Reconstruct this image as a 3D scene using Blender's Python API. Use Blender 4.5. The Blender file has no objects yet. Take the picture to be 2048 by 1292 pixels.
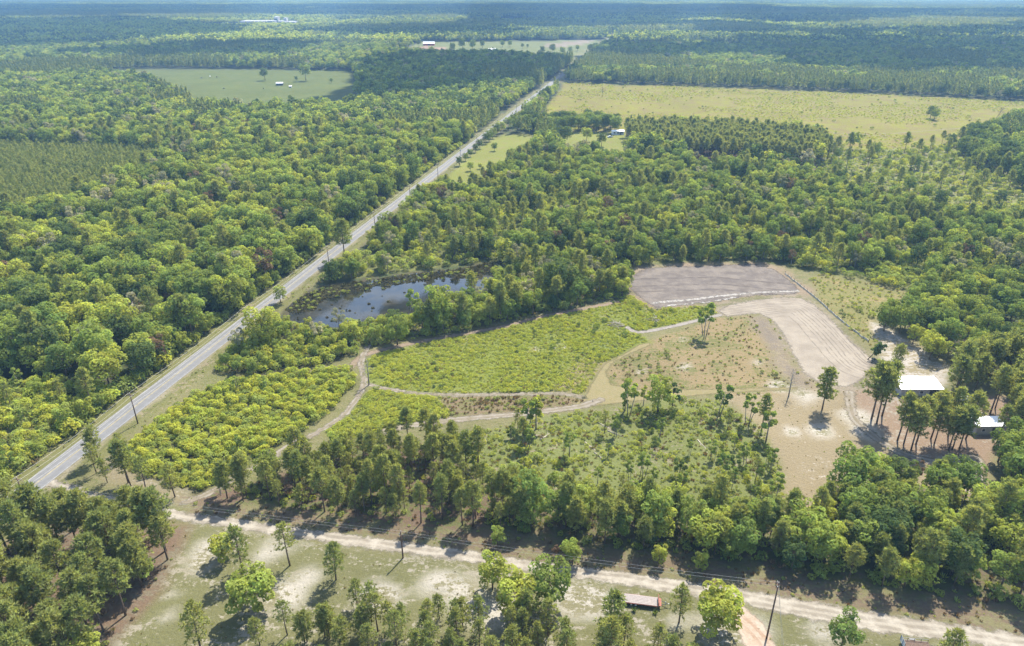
import bpy, bmesh, math, random
import numpy as np
from mathutils import Vector, Matrix

# ------------------------------------------------------------------ camera, sky, sun, exposure
scn = bpy.context.scene
F_PX, HORIZON_Y, CAM_H = 1400.0, -22.0, 105.0
PITCH = math.atan((646 - HORIZON_Y) / F_PX)
cam_d = bpy.data.cameras.new("camera")
cam_d.sensor_width = 36.0
cam_d.lens = F_PX / 2048 * 36.0
cam_d.clip_start, cam_d.clip_end = 1.0, 60000.0
cam = bpy.data.objects.new("camera", cam_d)
scn.collection.objects.link(cam)
cam.location = (0, 0, CAM_H)
cam.rotation_euler = (math.pi / 2 - PITCH, 0, 0)
scn.camera = cam

SUN_AZ, SUN_EL = math.radians(28), math.radians(53)
world = bpy.data.worlds.new("World")
scn.world = world
world.use_nodes = True
wn = world.node_tree
wn.nodes.clear()
sky = wn.nodes.new("ShaderNodeTexSky")
sky.sky_type = 'NISHITA'
sky.sun_disc = False
sky.sun_elevation, sky.sun_rotation = SUN_EL, SUN_AZ
bg = wn.nodes.new("ShaderNodeBackground")
bg.inputs[1].default_value = 0.15
wo = wn.nodes.new("ShaderNodeOutputWorld")
wn.links.new(sky.outputs[0], bg.inputs[0])
wn.links.new(bg.outputs[0], wo.inputs[0])

sun_d = bpy.data.lights.new("sun", 'SUN')
sun_d.energy, sun_d.angle, sun_d.color = 5.0, math.radians(0.6), (1.0, 0.95, 0.86)
sun = bpy.data.objects.new("sun", sun_d)
scn.collection.objects.link(sun)
SUNV = Vector((math.sin(SUN_AZ) * math.cos(SUN_EL), math.cos(SUN_AZ) * math.cos(SUN_EL), math.sin(SUN_EL)))
sun.rotation_euler = SUNV.to_track_quat('Z', 'Y').to_euler()
sun.location = (0, 0, 400)

vs = scn.view_settings
vs.view_transform, vs.look, vs.gamma, vs.use_curve_mapping = 'Standard', 'None', 1.0, False
vs.exposure = 1.42
cy = scn.cycles
cy.use_denoising = True
cy.max_bounces, cy.diffuse_bounces, cy.glossy_bounces = 5, 3, 2
cy.transmission_bounces, cy.transparent_max_bounces, cy.volume_bounces = 3, 8, 0
cy.sample_clamp_indirect = 4.0
cy.caustics_reflective = cy.caustics_refractive = False

# ------------------------------------------------------------------ pixel -> ground
CP, SP = math.cos(PITCH), math.sin(PITCH)


def G(x, y, z=0.0):
    a, b = (x - 1024) / F_PX, (y - 646) / F_PX
    t = (CAM_H - z) / (b * CP + SP)
    return (a * t, (CP - b * SP) * t)


def GP(pts):
    return np.array([G(*p) for p in pts])


def project(X, Y, Z):
    d = Y * CP + (CAM_H - Z) * SP
    return 1024 + F_PX * X / d, 646 + F_PX * ((CAM_H - Z) * CP - Y * SP) / d, d


rng = np.random.default_rng(7)
random.seed(7)


def hash2(ix, iy, s):
    n = (ix * 374761393 + iy * 668265263 + s * 2147483647 + 1013904223).astype(np.int64)
    n = (n ^ (n >> 13)) * 1274126177 & 0x7fffffff
    n = (n ^ (n >> 16)) & 0xffff
    return n / 65535.0


def vnoise(x, y, scale, s=0):
    x, y = np.asarray(x, float) / scale, np.asarray(y, float) / scale
    ix, iy = np.floor(x).astype(np.int64), np.floor(y).astype(np.int64)
    fx, fy = x - ix, y - iy
    fx, fy = fx * fx * (3 - 2 * fx), fy * fy * (3 - 2 * fy)
    a = hash2(ix, iy, s) * (1 - fx) + hash2(ix + 1, iy, s) * fx
    b = hash2(ix, iy + 1, s) * (1 - fx) + hash2(ix + 1, iy + 1, s) * fx
    return a * (1 - fy) + b * fy


def fbm(x, y, scale, s=0):
    return (vnoise(x, y, scale, s) * .55 + vnoise(x, y, scale / 2.1, s + 5) * .3 + vnoise(x, y, scale / 4.3, s + 9) * .15)


def sd_poly(poly, X, Y):
    """signed distance, positive inside"""
    X, Y = np.asarray(X, float), np.asarray(Y, float)
    d = np.full(X.shape, 1e18)
    ins = np.zeros(X.shape, bool)
    n = len(poly)
    for i in range(n):
        x0, y0 = poly[i]
        x1, y1 = poly[(i + 1) % n]
        dx, dy = x1 - x0, y1 - y0
        L = dx * dx + dy * dy + 1e-12
        t = np.clip(((X - x0) * dx + (Y - y0) * dy) / L, 0, 1)
        d = np.minimum(d, (X - x0 - t * dx) ** 2 + (Y - y0 - t * dy) ** 2)
        c = (y0 > Y) != (y1 > Y)
        ins ^= c & (X < (x1 - x0) * (Y - y0) / (y1 - y0 + 1e-12) + x0)
    d = np.sqrt(d)
    return np.where(ins, d, -d)


def sd_line(line, X, Y):
    """distance and signed lateral offset (right of travel positive) to a polyline"""
    X, Y = np.asarray(X, float), np.asarray(Y, float)
    best = np.full(X.shape, 1e18)
    lat = np.zeros(X.shape)
    for i in range(len(line) - 1):
        x0, y0 = line[i]
        x1, y1 = line[i + 1]
        dx, dy = x1 - x0, y1 - y0
        L = math.hypot(dx, dy)
        t = np.clip(((X - x0) * dx + (Y - y0) * dy) / (L * L), 0, 1)
        d = np.hypot(X - x0 - t * dx, Y - y0 - t * dy)
        l = ((X - x0) * dy - (Y - y0) * dx) / L
        m = d < best
        best = np.where(m, d, best)
        lat = np.where(m, np.sign(l) * d, lat)
    return best, lat


def smooth_line(pts, n=8):
    """Catmull-Rom through points"""
    p = [np.array(q, float) for q in pts]
    p = [2 * p[0] - p[1]] + p + [2 * p[-1] - p[-2]]
    out = []
    for i in range(1, len(p) - 2):
        for k in range(n):
            t = k / n
            out.append(0.5 * (2 * p[i] + (p[i + 1] - p[i - 1]) * t + (2 * p[i - 1] - 5 * p[i] + 4 * p[i + 1] - p[i + 2]) * t * t
                              + (3 * p[i] - p[i - 1] - 3 * p[i + 1] + p[i + 2]) * t ** 3))
    out.append(p[-2])
    return np.array(out)


def sstep(a, b, x):
    t = np.clip((x - a) / (b - a), 0, 1)
    return t * t * (3 - 2 * t)


# ------------------------------------------------------------------ material helpers
class NT:
    def __init__(self, name):
        self.m = bpy.data.materials.new(name)
        self.m.use_nodes = True
        self.t = self.m.node_tree
        self.t.nodes.clear()
        self.out = self.t.nodes.new("ShaderNodeOutputMaterial")

    def n(self, typ, ins=None, **props):
        nd = self.t.nodes.new(typ)
        for k, v in props.items():
            setattr(nd, k, v)
        for k, v in (ins or {}).items():
            if hasattr(v, 'is_output'):
                self.t.links.new(v, nd.inputs[k])
            else:
                nd.inputs[k].default_value = v
        return nd

    def noise(self, scale, detail=4, rough=.55, vec=None):
        return self.n("ShaderNodeTexNoise", {"Scale": scale, "Detail": detail, "Roughness": rough, **({"Vector": vec} if vec else {})}).outputs[0]

    def math(self, op, a, b=0.0, c=0.0, clamp=False):
        return self.n("ShaderNodeMath", {0: a, 1: b, 2: c}, operation=op, use_clamp=clamp).outputs[0]

    def ramp(self, fac, a, b):
        return self.n("ShaderNodeMapRange", {0: fac, 1: a, 2: b}, interpolation_type='SMOOTHSTEP').outputs[0]

    def mix(self, fac, a, b, mode='MIX'):
        nd = self.n("ShaderNodeMix", None, data_type='RGBA', blend_type=mode)
        for k, v in ((0, fac), (6, a), (7, b)):
            if hasattr(v, 'is_output'):
                self.t.links.new(v, nd.inputs[k])
            else:
                nd.inputs[k].default_value = v if k == 0 else (*v, 1.0)[:4]
        return nd.outputs[2]

    def pos(self):
        return self.n("ShaderNodeNewGeometry").outputs[0]

    def attr(self, name):
        return self.n("ShaderNodeAttribute", attribute_name=name)

    def done(self, shader):
        self.t.links.new(shader, self.out.inputs[0])
        return self.m

    def bsdf(self, col, rough=.9, spec=.2, bump=None, bstr=.5, bdist=.1, metal=0.0):
        b = self.n("ShaderNodeBsdfPrincipled", {"Base Color": col if hasattr(col, 'is_output') else (*col, 1.0),
                                                "Roughness": rough, "Specular IOR Level": spec, "Metallic": metal})
        if bump is not None:
            bp = self.n("ShaderNodeBump", {"Strength": bstr, "Distance": bdist, "Height": bump})
            self.t.links.new(bp.outputs[0], b.inputs["Normal"])
        return b.outputs[0]


def simple_mat(name, col, rough=.8, spec=.3, var=.25, scale=2.0, metal=0.0):
    N = NT(name)
    tc = N.n("ShaderNodeTexCoord").outputs[3]
    f = N.noise(scale, 5, .65, tc)
    dark = tuple(c * (1 - var) for c in col)
    lite = tuple(min(1, c * (1 + var)) for c in col)
    c = N.mix(N.ramp(f, .3, .7), dark, lite)
    return N.done(N.bsdf(c, rough, spec, metal=metal))


def leaf_mat(name, a, b, trans=.38, tcol=None):
    """a..b colour range per tree; every leaf spray varies a little too"""
    N = NT(name)
    r = N.n("ShaderNodeObjectInfo").outputs["Random"]
    t = N.attr("tint").outputs["Fac"]
    c = N.mix(r, a, b)
    v = N.math('MULTIPLY_ADD', t, .9, .55)
    hs = N.n("ShaderNodeHueSaturation", {"Hue": N.math('MULTIPLY_ADD', t, .03, .485), "Saturation": 1.0, "Value": v, "Fac": 1.0, "Color": c}).outputs[0]
    d = N.n("ShaderNodeBsdfDiffuse", {"Color": hs, "Roughness": .5}).outputs[0]
    tc = N.mix(1.0, hs, tcol or (1.25, 1.2, .55), 'MULTIPLY')
    tr = N.n("ShaderNodeBsdfTranslucent", {"Color": tc}).outputs[0]
    m = N.n("ShaderNodeMixShader", {0: trans, 1: d, 2: tr}).outputs[0]
    return N.done(m)


M = {}
M['lime'] = leaf_mat('lime_leaf', (.370, .385, .075), (.275, .330, .078), .48)
M['green'] = leaf_mat('green_leaf', (.270, .315, .072), (.175, .235, .064), .48)
M['dark'] = leaf_mat('dark_leaf', (.150, .190, .058), (.100, .145, .052), .44)
M['grey'] = leaf_mat('grey_green_leaf', (.390, .360, .230), (.280, .280, .165), .40)
M['pine'] = leaf_mat('pine_needle', (.290, .300, .100), (.208, .240, .086), .45)
M['pine_young'] = leaf_mat('young_pine_needle', (.190, .225, .072), (.155, .190, .066), .44)
M['weed'] = leaf_mat('lime_weed', (.430, .425, .065), (.330, .370, .065), .45)
M['weed_green'] = leaf_mat('green_weed', (.310, .335, .078), (.240, .275, .074), .42)
M['dry'] = leaf_mat('dry_grass_blade', (.26, .20, .10), (.20, .17, .075), .3)
M['brown'] = leaf_mat('brown_leaf', (.20, .13, .075), (.16, .10, .06), .25)
M['lily'] = leaf_mat('lily_pad_leaf', (.13, .12, .05), (.09, .075, .035), .1)
M['bark'] = simple_mat('bark', (.13, .095, .07), .95, .1, .4, 1.5)
M['bark_grey'] = simple_mat('grey_bark', (.24, .215, .18), .95, .1, .35, 1.5)
M['dead'] = simple_mat('dead_wood', (.30, .26, .21), .95, .1, .35, 1.5)
M['pole'] = simple_mat('creosote_pole', (.115, .075, .055), .9, .15, .3, 3)
M['wire'] = simple_mat('aluminium_wire', (.34, .33, .30), .5, .5, .1, 1)
M['ceramic'] = simple_mat('insulator', (.45, .43, .40), .3, .5, .1, 3)
M['steel_grey'] = simple_mat('galvanised_steel', (.45, .46, .47), .45, .5, .15, 3)
M['white_metal'] = simple_mat('white_metal_roof', (.80, .80, .79), .45, .5, .05, .6)
M['white_paint'] = simple_mat('white_paint', (.74, .73, .70), .6, .4, .08, 1)
M['pale_wall'] = simple_mat('pale_wall', (.34, .325, .30), .7, .3, .12, 1)
M['dark_trim'] = simple_mat('dark_trim', (.03, .033, .036), .5, .4, .2, 1)
M['red_paint'] = simple_mat('red_barn_paint', (.36, .075, .05), .8, .2, .25, 1)
M['rust_red'] = simple_mat('rusty_red_steel', (.20, .075, .05), .8, .3, .35, 4)
M['plank'] = simple_mat('weathered_plank', (.225, .195, .175), .9, .15, .2, 5)
M['plank_brown'] = simple_mat('brown_plank', (.10, .068, .05), .9, .15, .3, 5)
M['rubber'] = simple_mat('tyre_rubber', (.025, .025, .026), .85, .2, .2, 6)
M['rim'] = simple_mat('wheel_rim', (.55, .52, .50), .4, .5, .1, 6)
M['glass'] = simple_mat('window_glass', (.03, .04, .05), .08, .6, .1, 2)
M['blue_paint'] = simple_mat('pale_blue_paint', (.36, .44, .52), .4, .5, .08, 1)
M['silver'] = simple_mat('silver_car_paint', (.50, .53, .57), .3, .5, .05, 1)
M['grey_roof'] = simple_mat('grey_roof', (.27, .265, .28), .7, .3, .15, .5)
M['silt'] = simple_mat('silt_fence_fabric', (.46, .41, .32), .85, .2, .15, 1)
M['yellow_line'] = simple_mat('yellow_line_paint', (.24, .20, .10), .8, .2, .3, 1.2)
M['white_line'] = simple_mat('white_line_paint', (.23, .225, .21), .8, .2, .25, 1.2)


SOIL = .47      # overall reflectance of the soils and grasses listed below


def ground_mat():
    N = NT('ground_soil_and_grass')
    p = N.pos()
    A, B = N.attr('col_a').outputs['Color'], N.attr('col_b').outputs['Color']
    w = N.attr('mixw').outputs['Fac']
    n1 = N.noise(.09, 6, .68, p)
    n2 = N.noise(1.3, 6, .75, p)
    st = N.n("ShaderNodeMapping", {"Vector": p, "Scale": (1.0, 2.4, 1.0), "Rotation": (0, 0, .35)}).outputs[0]
    n3 = N.noise(.32, 4, .65, st)
    s = N.math('ADD', N.math('MULTIPLY', n1, .38), N.math('ADD', N.math('MULTIPLY', n2, .34), N.math('MULTIPLY', n3, .28)))
    # fbm is centred on .5, so threshold by the zone's share of the second colour
    th = N.math('SUBTRACT', .66, N.math('MULTIPLY', w, .32))
    f = N.ramp(N.math('SUBTRACT', s, th), -.016, .026)
    c = N.mix(f, A, B)
    n4 = N.noise(1.8, 3, .7, p)
    v = N.math('MULTIPLY_ADD', n4, .55, .73)
    n5 = N.noise(.02, 3, .6, p)
    v = N.math('MULTIPLY', v, N.math('MULTIPLY_ADD', n5, .5, .75))
    c = N.n("ShaderNodeHueSaturation", {"Value": N.math('MULTIPLY', v, SOIL), "Color": c}).outputs[0]
    return N.done(N.bsdf(c, .95, .1, N.noise(1.2, 6, .75, p), .7, .5))


def track_mat(name, base, alt, rut, edge_amp=1.2, edge_soft=.6, ruts=(), rutw=.35, scale=.5):
    """earth surface whose ragged rim blends into the ground; 'sd' = metres in from its edge, 'lat' = metres from its middle"""
    N = NT(name)
    p = N.pos()
    sd = N.attr('sd').outputs['Fac']
    f = N.ramp(N.noise(scale, 6, .7, p), .36, .66)
    c = N.mix(f, base, alt)
    if ruts:
        lat = N.attr('lat').outputs['Fac']
        wob = N.math('MULTIPLY', N.math('SUBTRACT', N.noise(.12, 2, .5, p), .5), 1.6)
        l = N.math('ADD', lat, wob)
        tot = None
        for r in ruts:
            d = N.math('ABSOLUTE', N.math('SUBTRACT', l, r))
            g = N.math('SUBTRACT', 1.0, N.ramp(d, rutw * .35, rutw))
            tot = g if tot is None else N.math('MAXIMUM', tot, g)
        tot = N.math('MULTIPLY', tot, N.ramp(N.noise(.3, 3, .6, p), .3, .6))
        c = N.mix(N.math('MULTIPLY', tot, .8), c, rut)
    v = N.math('MULTIPLY_ADD', N.noise(2.5, 4, .7, p), .5, .75)
    c = N.n("ShaderNodeHueSaturation", {"Value": N.math('MULTIPLY', v, SOIL), "Color": c}).outputs[0]
    sh = N.bsdf(c, .95, .1, N.noise(1.5, 5, .7, p), .6, .25)
    e = N.math('ADD', sd, N.math('MULTIPLY', N.math('SUBTRACT', N.noise(.55, 5, .65, p), .5), edge_amp * 2.2))
    al = N.ramp(e, 0.0, edge_soft)
    tr = N.n("ShaderNodeBsdfTransparent").outputs[0]
    return N.done(N.n("ShaderNodeMixShader", {0: al, 1: tr, 2: sh}).outputs[0])


def asphalt_mat():
    N = NT('worn_asphalt')
    p = N.pos()
    f = N.ramp(N.noise(.6, 6, .7, p), .35, .68)
    c = N.mix(f, (.112, .110, .107), (.140, .137, .132))
    lat = N.attr('lat').outputs['Fac']
    d = N.math('ABSOLUTE', N.math('SUBTRACT', N.math('ABSOLUTE', lat), 1.45))
    c = N.mix(N.math('MULTIPLY', N.math('SUBTRACT', 1.0, N.ramp(d, .1, .75)), .25), c, (.095, .094, .092))
    c = N.mix(N.math('MULTIPLY', N.ramp(N.noise(.06, 4, .6, p), .5, .7), .35), c, (.095, .095, .093))
    return N.done(N.bsdf(c, .9, .25, N.noise(6, 3, .6, p), .2, .03))


def water_mat():
    N = NT('dark_pond_water')
    p = N.pos()
    b = N.noise(1.1, 3, .55, p)
    c = N.mix(N.ramp(N.noise(.1, 4, .6, p), .4, .65), (.010, .011, .009), (.030, .026, .014))
    sh = N.n("ShaderNodeBsdfPrincipled", {"Base Color": c, "Roughness": .04, "Specular IOR Level": .55, "IOR": 1.4})
    bp = N.n("ShaderNodeBump", {"Strength": .06, "Distance": .05, "Height": b})
    N.t.links.new(bp.outputs[0], sh.inputs["Normal"])
    return N.done(sh.outputs[0])


# ------------------------------------------------------------------ object helpers
COL = scn.collection


def mesh_np(name, verts, quads=None, tris=None, mats=(), mat_idx=None, attrs=None, smooth=False):
    verts = np.asarray(verts, np.float32)
    loops, starts, totals = [], [], []
    off = 0
    for f, k in ((quads, 4), (tris, 3)):
        if f is None or len(f) == 0:
            continue
        f = np.asarray(f, np.int32)
        loops.append(f.ravel())
        starts.append(off + np.arange(len(f)) * k)
        totals.append(np.full(len(f), k))
        off += f.size
    me = bpy.data.meshes.new(name)
    me.vertices.add(len(verts))
    me.vertices.foreach_set("co", verts.ravel())
    lp = np.concatenate(loops).astype(np.int32)
    me.loops.add(len(lp))
    me.loops.foreach_set("vertex_index", lp)
    st = np.concatenate(starts).astype(np.int32)
    me.polygons.add(len(st))
    me.polygons.foreach_set("loop_start", st)
    me.polygons.foreach_set("loop_total", np.concatenate(totals).astype(np.int32))
    for m in mats:
        me.materials.append(m)
    if mat_idx is not None:
        me.polygons.foreach_set("material_index", np.asarray(mat_idx, np.int32))
    me.polygons.foreach_set("use_smooth", np.full(len(st), smooth, bool))
    for k, (typ, v) in (attrs or {}).items():
        a = me.attributes.new(k, typ, 'POINT')
        v = np.asarray(v, np.float32)
        if typ == 'FLOAT':
            a.data.foreach_set("value", v)
        elif typ == 'FLOAT_COLOR':
            a.data.foreach_set("color", v.ravel())
        else:
            a.data.foreach_set("vector", v.ravel())
    me.update(calc_edges=True)
    me.validate()
    return me


def link(name, me, parent=None, loc=None, **props):
    o = bpy.data.objects.new(name, me)
    COL.objects.link(o)
    if parent is not None:
        o.parent = parent
    if loc is not None:
        o.location = loc
    for k, v in props.items():
        o[k] = v
    return o


def empty(name, loc, rotz=0.0, scale=1.0, **props):
    o = bpy.data.objects.new(name, None)
    o.empty_display_size = 0.5
    COL.objects.link(o)
    o.location = loc
    o.rotation_euler = (0, 0, rotz)
    o.scale = (scale,) * 3
    for k, v in props.items():
        o[k] = v
    return o


class MB:
    """collects shapes into one mesh"""

    def __init__(self):
        self.v, self.f = [], []

    def add(self, v, f):
        b = len(self.v)
        self.v += [tuple(q) for q in v]
        self.f += [tuple(b + i for i in q) for q in f]
        return self

    def box(self, x0, x1, y0, y1, z0, z1, top=None):
        tx = ty = 0
        if top:
            tx, ty = top
        v = [(x0, y0, z0), (x1, y0, z0), (x1, y1, z0), (x0, y1, z0), (x0 + tx, y0 + ty, z1), (x1 - tx, y0 + ty, z1), (x1 - tx, y1 - ty, z1), (x0 + tx, y1 - ty, z1)]
        return self.add(v, [(3, 2, 1, 0), (4, 5, 6, 7), (0, 1, 5, 4), (1, 2, 6, 5), (2, 3, 7, 6), (3, 0, 4, 7)])

    def tube(self, pts, rad, n=6, cap=True):
        pts = [np.array(p, float) for p in pts]
        if np.isscalar(rad):
            rad = [rad] * len(pts)
        v, f = [], []
        for i, p in enumerate(pts):
            d = pts[min(i + 1, len(pts) - 1)] - pts[max(i - 1, 0)]
            d /= np.linalg.norm(d) + 1e-9
            a = np.cross(d, (0, 0, 1.0) if abs(d[2]) < .9 else (1.0, 0, 0))
            a /= np.linalg.norm(a)
            b = np.cross(d, a)
            for k in range(n):
                t = 2 * math.pi * k / n
                v.append(p + rad[i] * (math.cos(t) * a + math.sin(t) * b))
        for i in range(len(pts) - 1):
            for k in range(n):
                f.append((i * n + k, i * n + (k + 1) % n, (i + 1) * n + (k + 1) % n, (i + 1) * n + k))
        if cap:
            f.append(tuple(range(n))[::-1])
            f.append(tuple((len(pts) - 1) * n + k for k in range(n)))
        return self.add(v, f)

    def build(self, name, mat, parent=None, smooth=False, **props):
        me = self.mesh(name, mat, smooth)
        return link(name, me, parent, **props)

    def mesh(self, name, mat, smooth=False):
        me = bpy.data.meshes.new(name)
        me.from_pydata(self.v, [], self.f)
        me.materials.append(mat)
        if smooth:
            me.polygons.foreach_set("use_smooth", [True] * len(me.polygons))
        me.update()
        return me


# ------------------------------------------------------------------ layout traced on the ground (photograph pixels -> metres)
RA, RB = np.array(G(197, 870)), np.array(G(1124, 150))
RD = (RB - RA) / np.linalg.norm(RB - RA)
RN = np.array([RD[1], -RD[0]])          # to the right of the road


def road_off(X, Y):
    return (X - RA[0]) * RN[0] + (Y - RA[1]) * RN[1]


def road_pt(s, off, z=0.0):
    q = RA + RD * s + RN * off
    return (q[0], q[1], z)


ROAD_HALF = 2.95
dirt_top = GP([(60, 948), (110, 955), (200, 985), (300, 1008), (376, 1022), (445, 1030), (615, 1055), (748, 1072), (900, 1092), (1022, 1112), (1261, 1142), (1485, 1175), (1758, 1222), (1963, 1253), (2150, 1280), (2400, 1320)])
dirt_bot = GP([(2400, 1400), (2150, 1328), (1963, 1295), (1758, 1268), (1600, 1240), (1485, 1212), (1261, 1176), (1022, 1140), (900, 1122), (748, 1103), (615, 1083), (445, 1056), (376, 1048), (300, 1030), (200, 1004), (110, 978), (70, 975)])
P_DIRT = np.vstack([dirt_top, dirt_bot])
P_DRIVE = GP([(1430, 1205), (1490, 1210), (1530, 1245), (1560, 1300), (1600, 1400), (1500, 1400), (1490, 1300), (1462, 1245)])
P_LOT = GP([(385, 1050), (445, 1056), (748, 1103), (1022, 1140), (1261, 1176), (1485, 1212), (1758, 1268), (2150, 1328), (2300, 1600), (100, 1600), (255, 1250), (300, 1200), (340, 1130)])
P_SHOULD = GP([(376, 995), (496, 1008), (650, 1030), (900, 1058), (1022, 1066), (1193, 1100), (1348, 1114), (1519, 1138), (1622, 1162), (1793, 1180), (1930, 1210), (2150, 1235), (2150, 1285), (1758, 1225), (1261, 1145), (1022, 1115), (748, 1075), (445, 1033), (376, 1026)])
P_PINE_L = GP([(-200, 1075), (0, 1075), (150, 1052), (300, 1050), (382, 1052), (345, 1130), (302, 1200), (258, 1250), (180, 1330), (60, 1420), (-200, 1420)])
P_TRI = GP([(165, 925), (225, 905), (300, 950), (378, 985), (376, 1008), (300, 990), (205, 962)])
P_PINE_C = GP([(392, 988), (470, 975), (560, 952), (650, 915), (700, 893), (790, 888), (900, 890), (985, 930), (1010, 1000), (1022, 1062), (900, 1052), (760, 1043), (650, 1026), (500, 1006)])
P_MIX_R = GP([(985, 985), (1060, 1010), (1200, 1025), (1400, 1030), (1550, 1045), (1640, 1020), (1690, 985), (1760, 965), (1900, 985), (1985, 1000), (2040, 1050), (2200, 1100), (2200, 1245), (2048, 1222), (1930, 1208), (1793, 1176), (1622, 1158), (1519, 1134), (1348, 1110), (1193, 1096), (1022, 1062)])
P_SEMI = GP([(870, 880), (1040, 845), (1110, 830), (1200, 820), (1330, 800), (1440, 800), (1530, 860), (1560, 930), (1570, 1000), (1545, 1045), (1400, 1030), (1200, 1025), (1060, 1010), (985, 985), (900, 915)])
P_LAWN_R = GP([(1440, 790), (1600, 770), (1700, 770), (1760, 820), (1800, 890), (1900, 900), (1980, 960), (2000, 1020), (1900, 985), (1760, 965), (1690, 985), (1640, 1020), (1565, 1040), (1560, 930), (1525, 860)])
P_HOUSE = GP([(1700, 775), (1760, 765), (1800, 790), (1900, 800), (2060, 790), (2060, 900), (1985, 905), (1960, 1000), (1900, 960), (1850, 920), (1760, 870), (1715, 820)])
P_SANDSTRIP = GP([(1735, 640), (1790, 660), (1850, 700), (1900, 740), (1890, 775), (1800, 760), (1755, 730), (1760, 700), (1725, 660)])
P_GRADED = GP([(1432, 622), (1453, 609), (1512, 598), (1570, 593), (1605, 595), (1635, 611), (1673, 646), (1702, 678), (1731, 705), (1752, 719), (1742, 745), (1720, 768), (1690, 776), (1640, 768), (1605, 748), (1582, 707), (1564, 672), (1541, 640), (1520, 629), (1497, 630), (1453, 635)])
P_PAD = GP([(1289, 535), (1400, 531), (1505, 526), (1550, 538), (1570, 550), (1600, 576), (1597, 590), (1512, 592), (1432, 605), (1365, 612), (1312, 619), (1286, 603), (1257, 579), (1251, 564), (1265, 549)])
P_TAN = GP([(1215, 735), (1310, 680), (1400, 645), (1440, 632), (1500, 628), (1545, 640), (1590, 720), (1640, 775), (1560, 790), (1440, 790), (1300, 780), (1220, 775)])
P_GREYSOIL = GP([(1500, 630), (1530, 632), (1560, 670), (1600, 745), (1625, 768), (1590, 775), (1550, 735), (1520, 680)])
P_FIELD = GP([(735, 715), (835, 688), (920, 672), (1020, 652), (1085, 635), (1235, 605), (1260, 590), (1310, 620), (1380, 613), (1430, 615), (1430, 632), (1390, 642), (1270, 666), (1300, 685), (1215, 730), (1190, 765), (1160, 790), (1020, 786), (919, 786), (834, 782), (745, 770), (722, 745)])
P_FIELD2 = GP([(748, 775), (834, 788), (880, 792), (900, 835), (800, 852), (700, 880), (640, 862), (700, 815)])
P_BROWN = GP([(870, 790), (1022, 792), (1124, 792), (1180, 800), (1107, 818), (1000, 830), (905, 838)])
P_APRON = GP([(1300, 683), (1275, 688), (1240, 710), (1205, 728), (1180, 765), (1165, 795), (1130, 812), (1180, 815), (1290, 802), (1450, 788), (1600, 780), (1600, 772), (1450, 776), (1290, 778), (1225, 768), (1216, 745), (1230, 725), (1260, 710), (1306, 690)])
P_GREENPATCH = GP([(1170, 685), (1250, 680), (1262, 692), (1215, 720), (1180, 708)])
P_THICKET = GP([(232, 912), (300, 855), (360, 812), (425, 772), (500, 757), (600, 745), (700, 735), (712, 762), (655, 830), (590, 872), (530, 905), (470, 942), (400, 982), (330, 965), (290, 945)])
P_BUSH = GP([(432, 745), (450, 712), (490, 672), (540, 645), (575, 652), (640, 662), (718, 680), (722, 700), (690, 722), (600, 738), (500, 750)])
P_BANK = GP([(640, 662), (711, 648), (764, 640), (830, 634), (904, 620), (946, 600), (1009, 560), (1060, 545), (1200, 545), (1246, 565), (1262, 592), (1215, 602), (1085, 626), (1010, 645), (920, 664), (835, 678), (735, 692), (722, 690)])
P_POND = GP([(575, 615), (600, 596), (653, 571), (725, 563), (804, 550), (909, 540), (975, 527), (1015, 532), (1012, 553), (960, 585), (915, 610), (840, 630), (764, 638), (711, 648), (645, 656), (606, 651), (582, 640)])
P_CLEAR_R = GP([(1620, 560), (1650, 545), (1700, 560), (1800, 580), (1830, 600), (1760, 625), (1740, 645), (1760, 700), (1745, 700), (1700, 660), (1650, 610)])
# middle distance
P_LAWN1 = GP([(890, 360), (925, 320), (965, 283), (1010, 268), (1070, 272), (1100, 285), (1020, 318), (985, 345), (950, 375), (900, 378)])
P_LAWN2 = GP([(1100, 275), (1120, 262), (1250, 262), (1256, 300), (1245, 325), (1180, 308), (1110, 300)])
P_BELT = GP([(1012, 262), (1030, 246), (1100, 248), (1235, 250), (1245, 268), (1180, 264), (1100, 268)])
P_BIG = GP([(1080, 238), (1100, 205), (1130, 166), (1300, 170), (1500, 177), (1750, 187), (2048, 203), (2300, 215), (2300, 255), (2048, 245), (1990, 262), (1960, 300), (1900, 360), (1840, 340), (1720, 300), (1640, 285), (1480, 270), (1300, 266), (1100, 258)])
P_SCRUB_R = GP([(1640, 300), (1720, 300), (1840, 300), (1990, 262), (2060, 380), (2100, 450), (2000, 462), (1900, 440), (1800, 415), (1700, 372), (1630, 348)])
P_PINESTAND = GP([(1248, 272), (1300, 268), (1480, 274), (1640, 292), (1660, 322), (1600, 332), (1480, 325), (1340, 312), (1262, 296)])
P_STRAW = GP([(1330, 300), (1480, 308), (1620, 318), (1640, 345), (1560, 338), (1380, 326)])
P_PAST = GP([(190, 141), (300, 137), (480, 138), (705, 142), (712, 168), (716, 220), (560, 228), (385, 224), (372, 200), (290, 165), (200, 150)])
P_PLANT = GP([(-300, 292), (0, 298), (280, 306), (352, 325), (300, 355), (215, 390), (140, 428), (0, 452), (-300, 470)])
P_LOWSCRUB = GP([(-300, 790), (0, 775), (120, 765), (240, 790), (215, 822), (100, 905), (0, 978), (-300, 1100)])
P_FARF = GP([(765, 109), (815, 96), (840, 84), (940, 83), (1190, 80), (1205, 84), (1170, 100), (1150, 122), (1120, 122), (1000, 116), (860, 113)])
P_PINKF = GP([(1400, 87), (1485, 89), (1490, 99), (1410, 97)])
P_F3 = GP([(1150, 47), (1215, 47), (1212, 56), (1160, 56)])
P_F4 = GP([(1362, 25), (1430, 25), (1430, 30), (1365, 30)])
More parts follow.
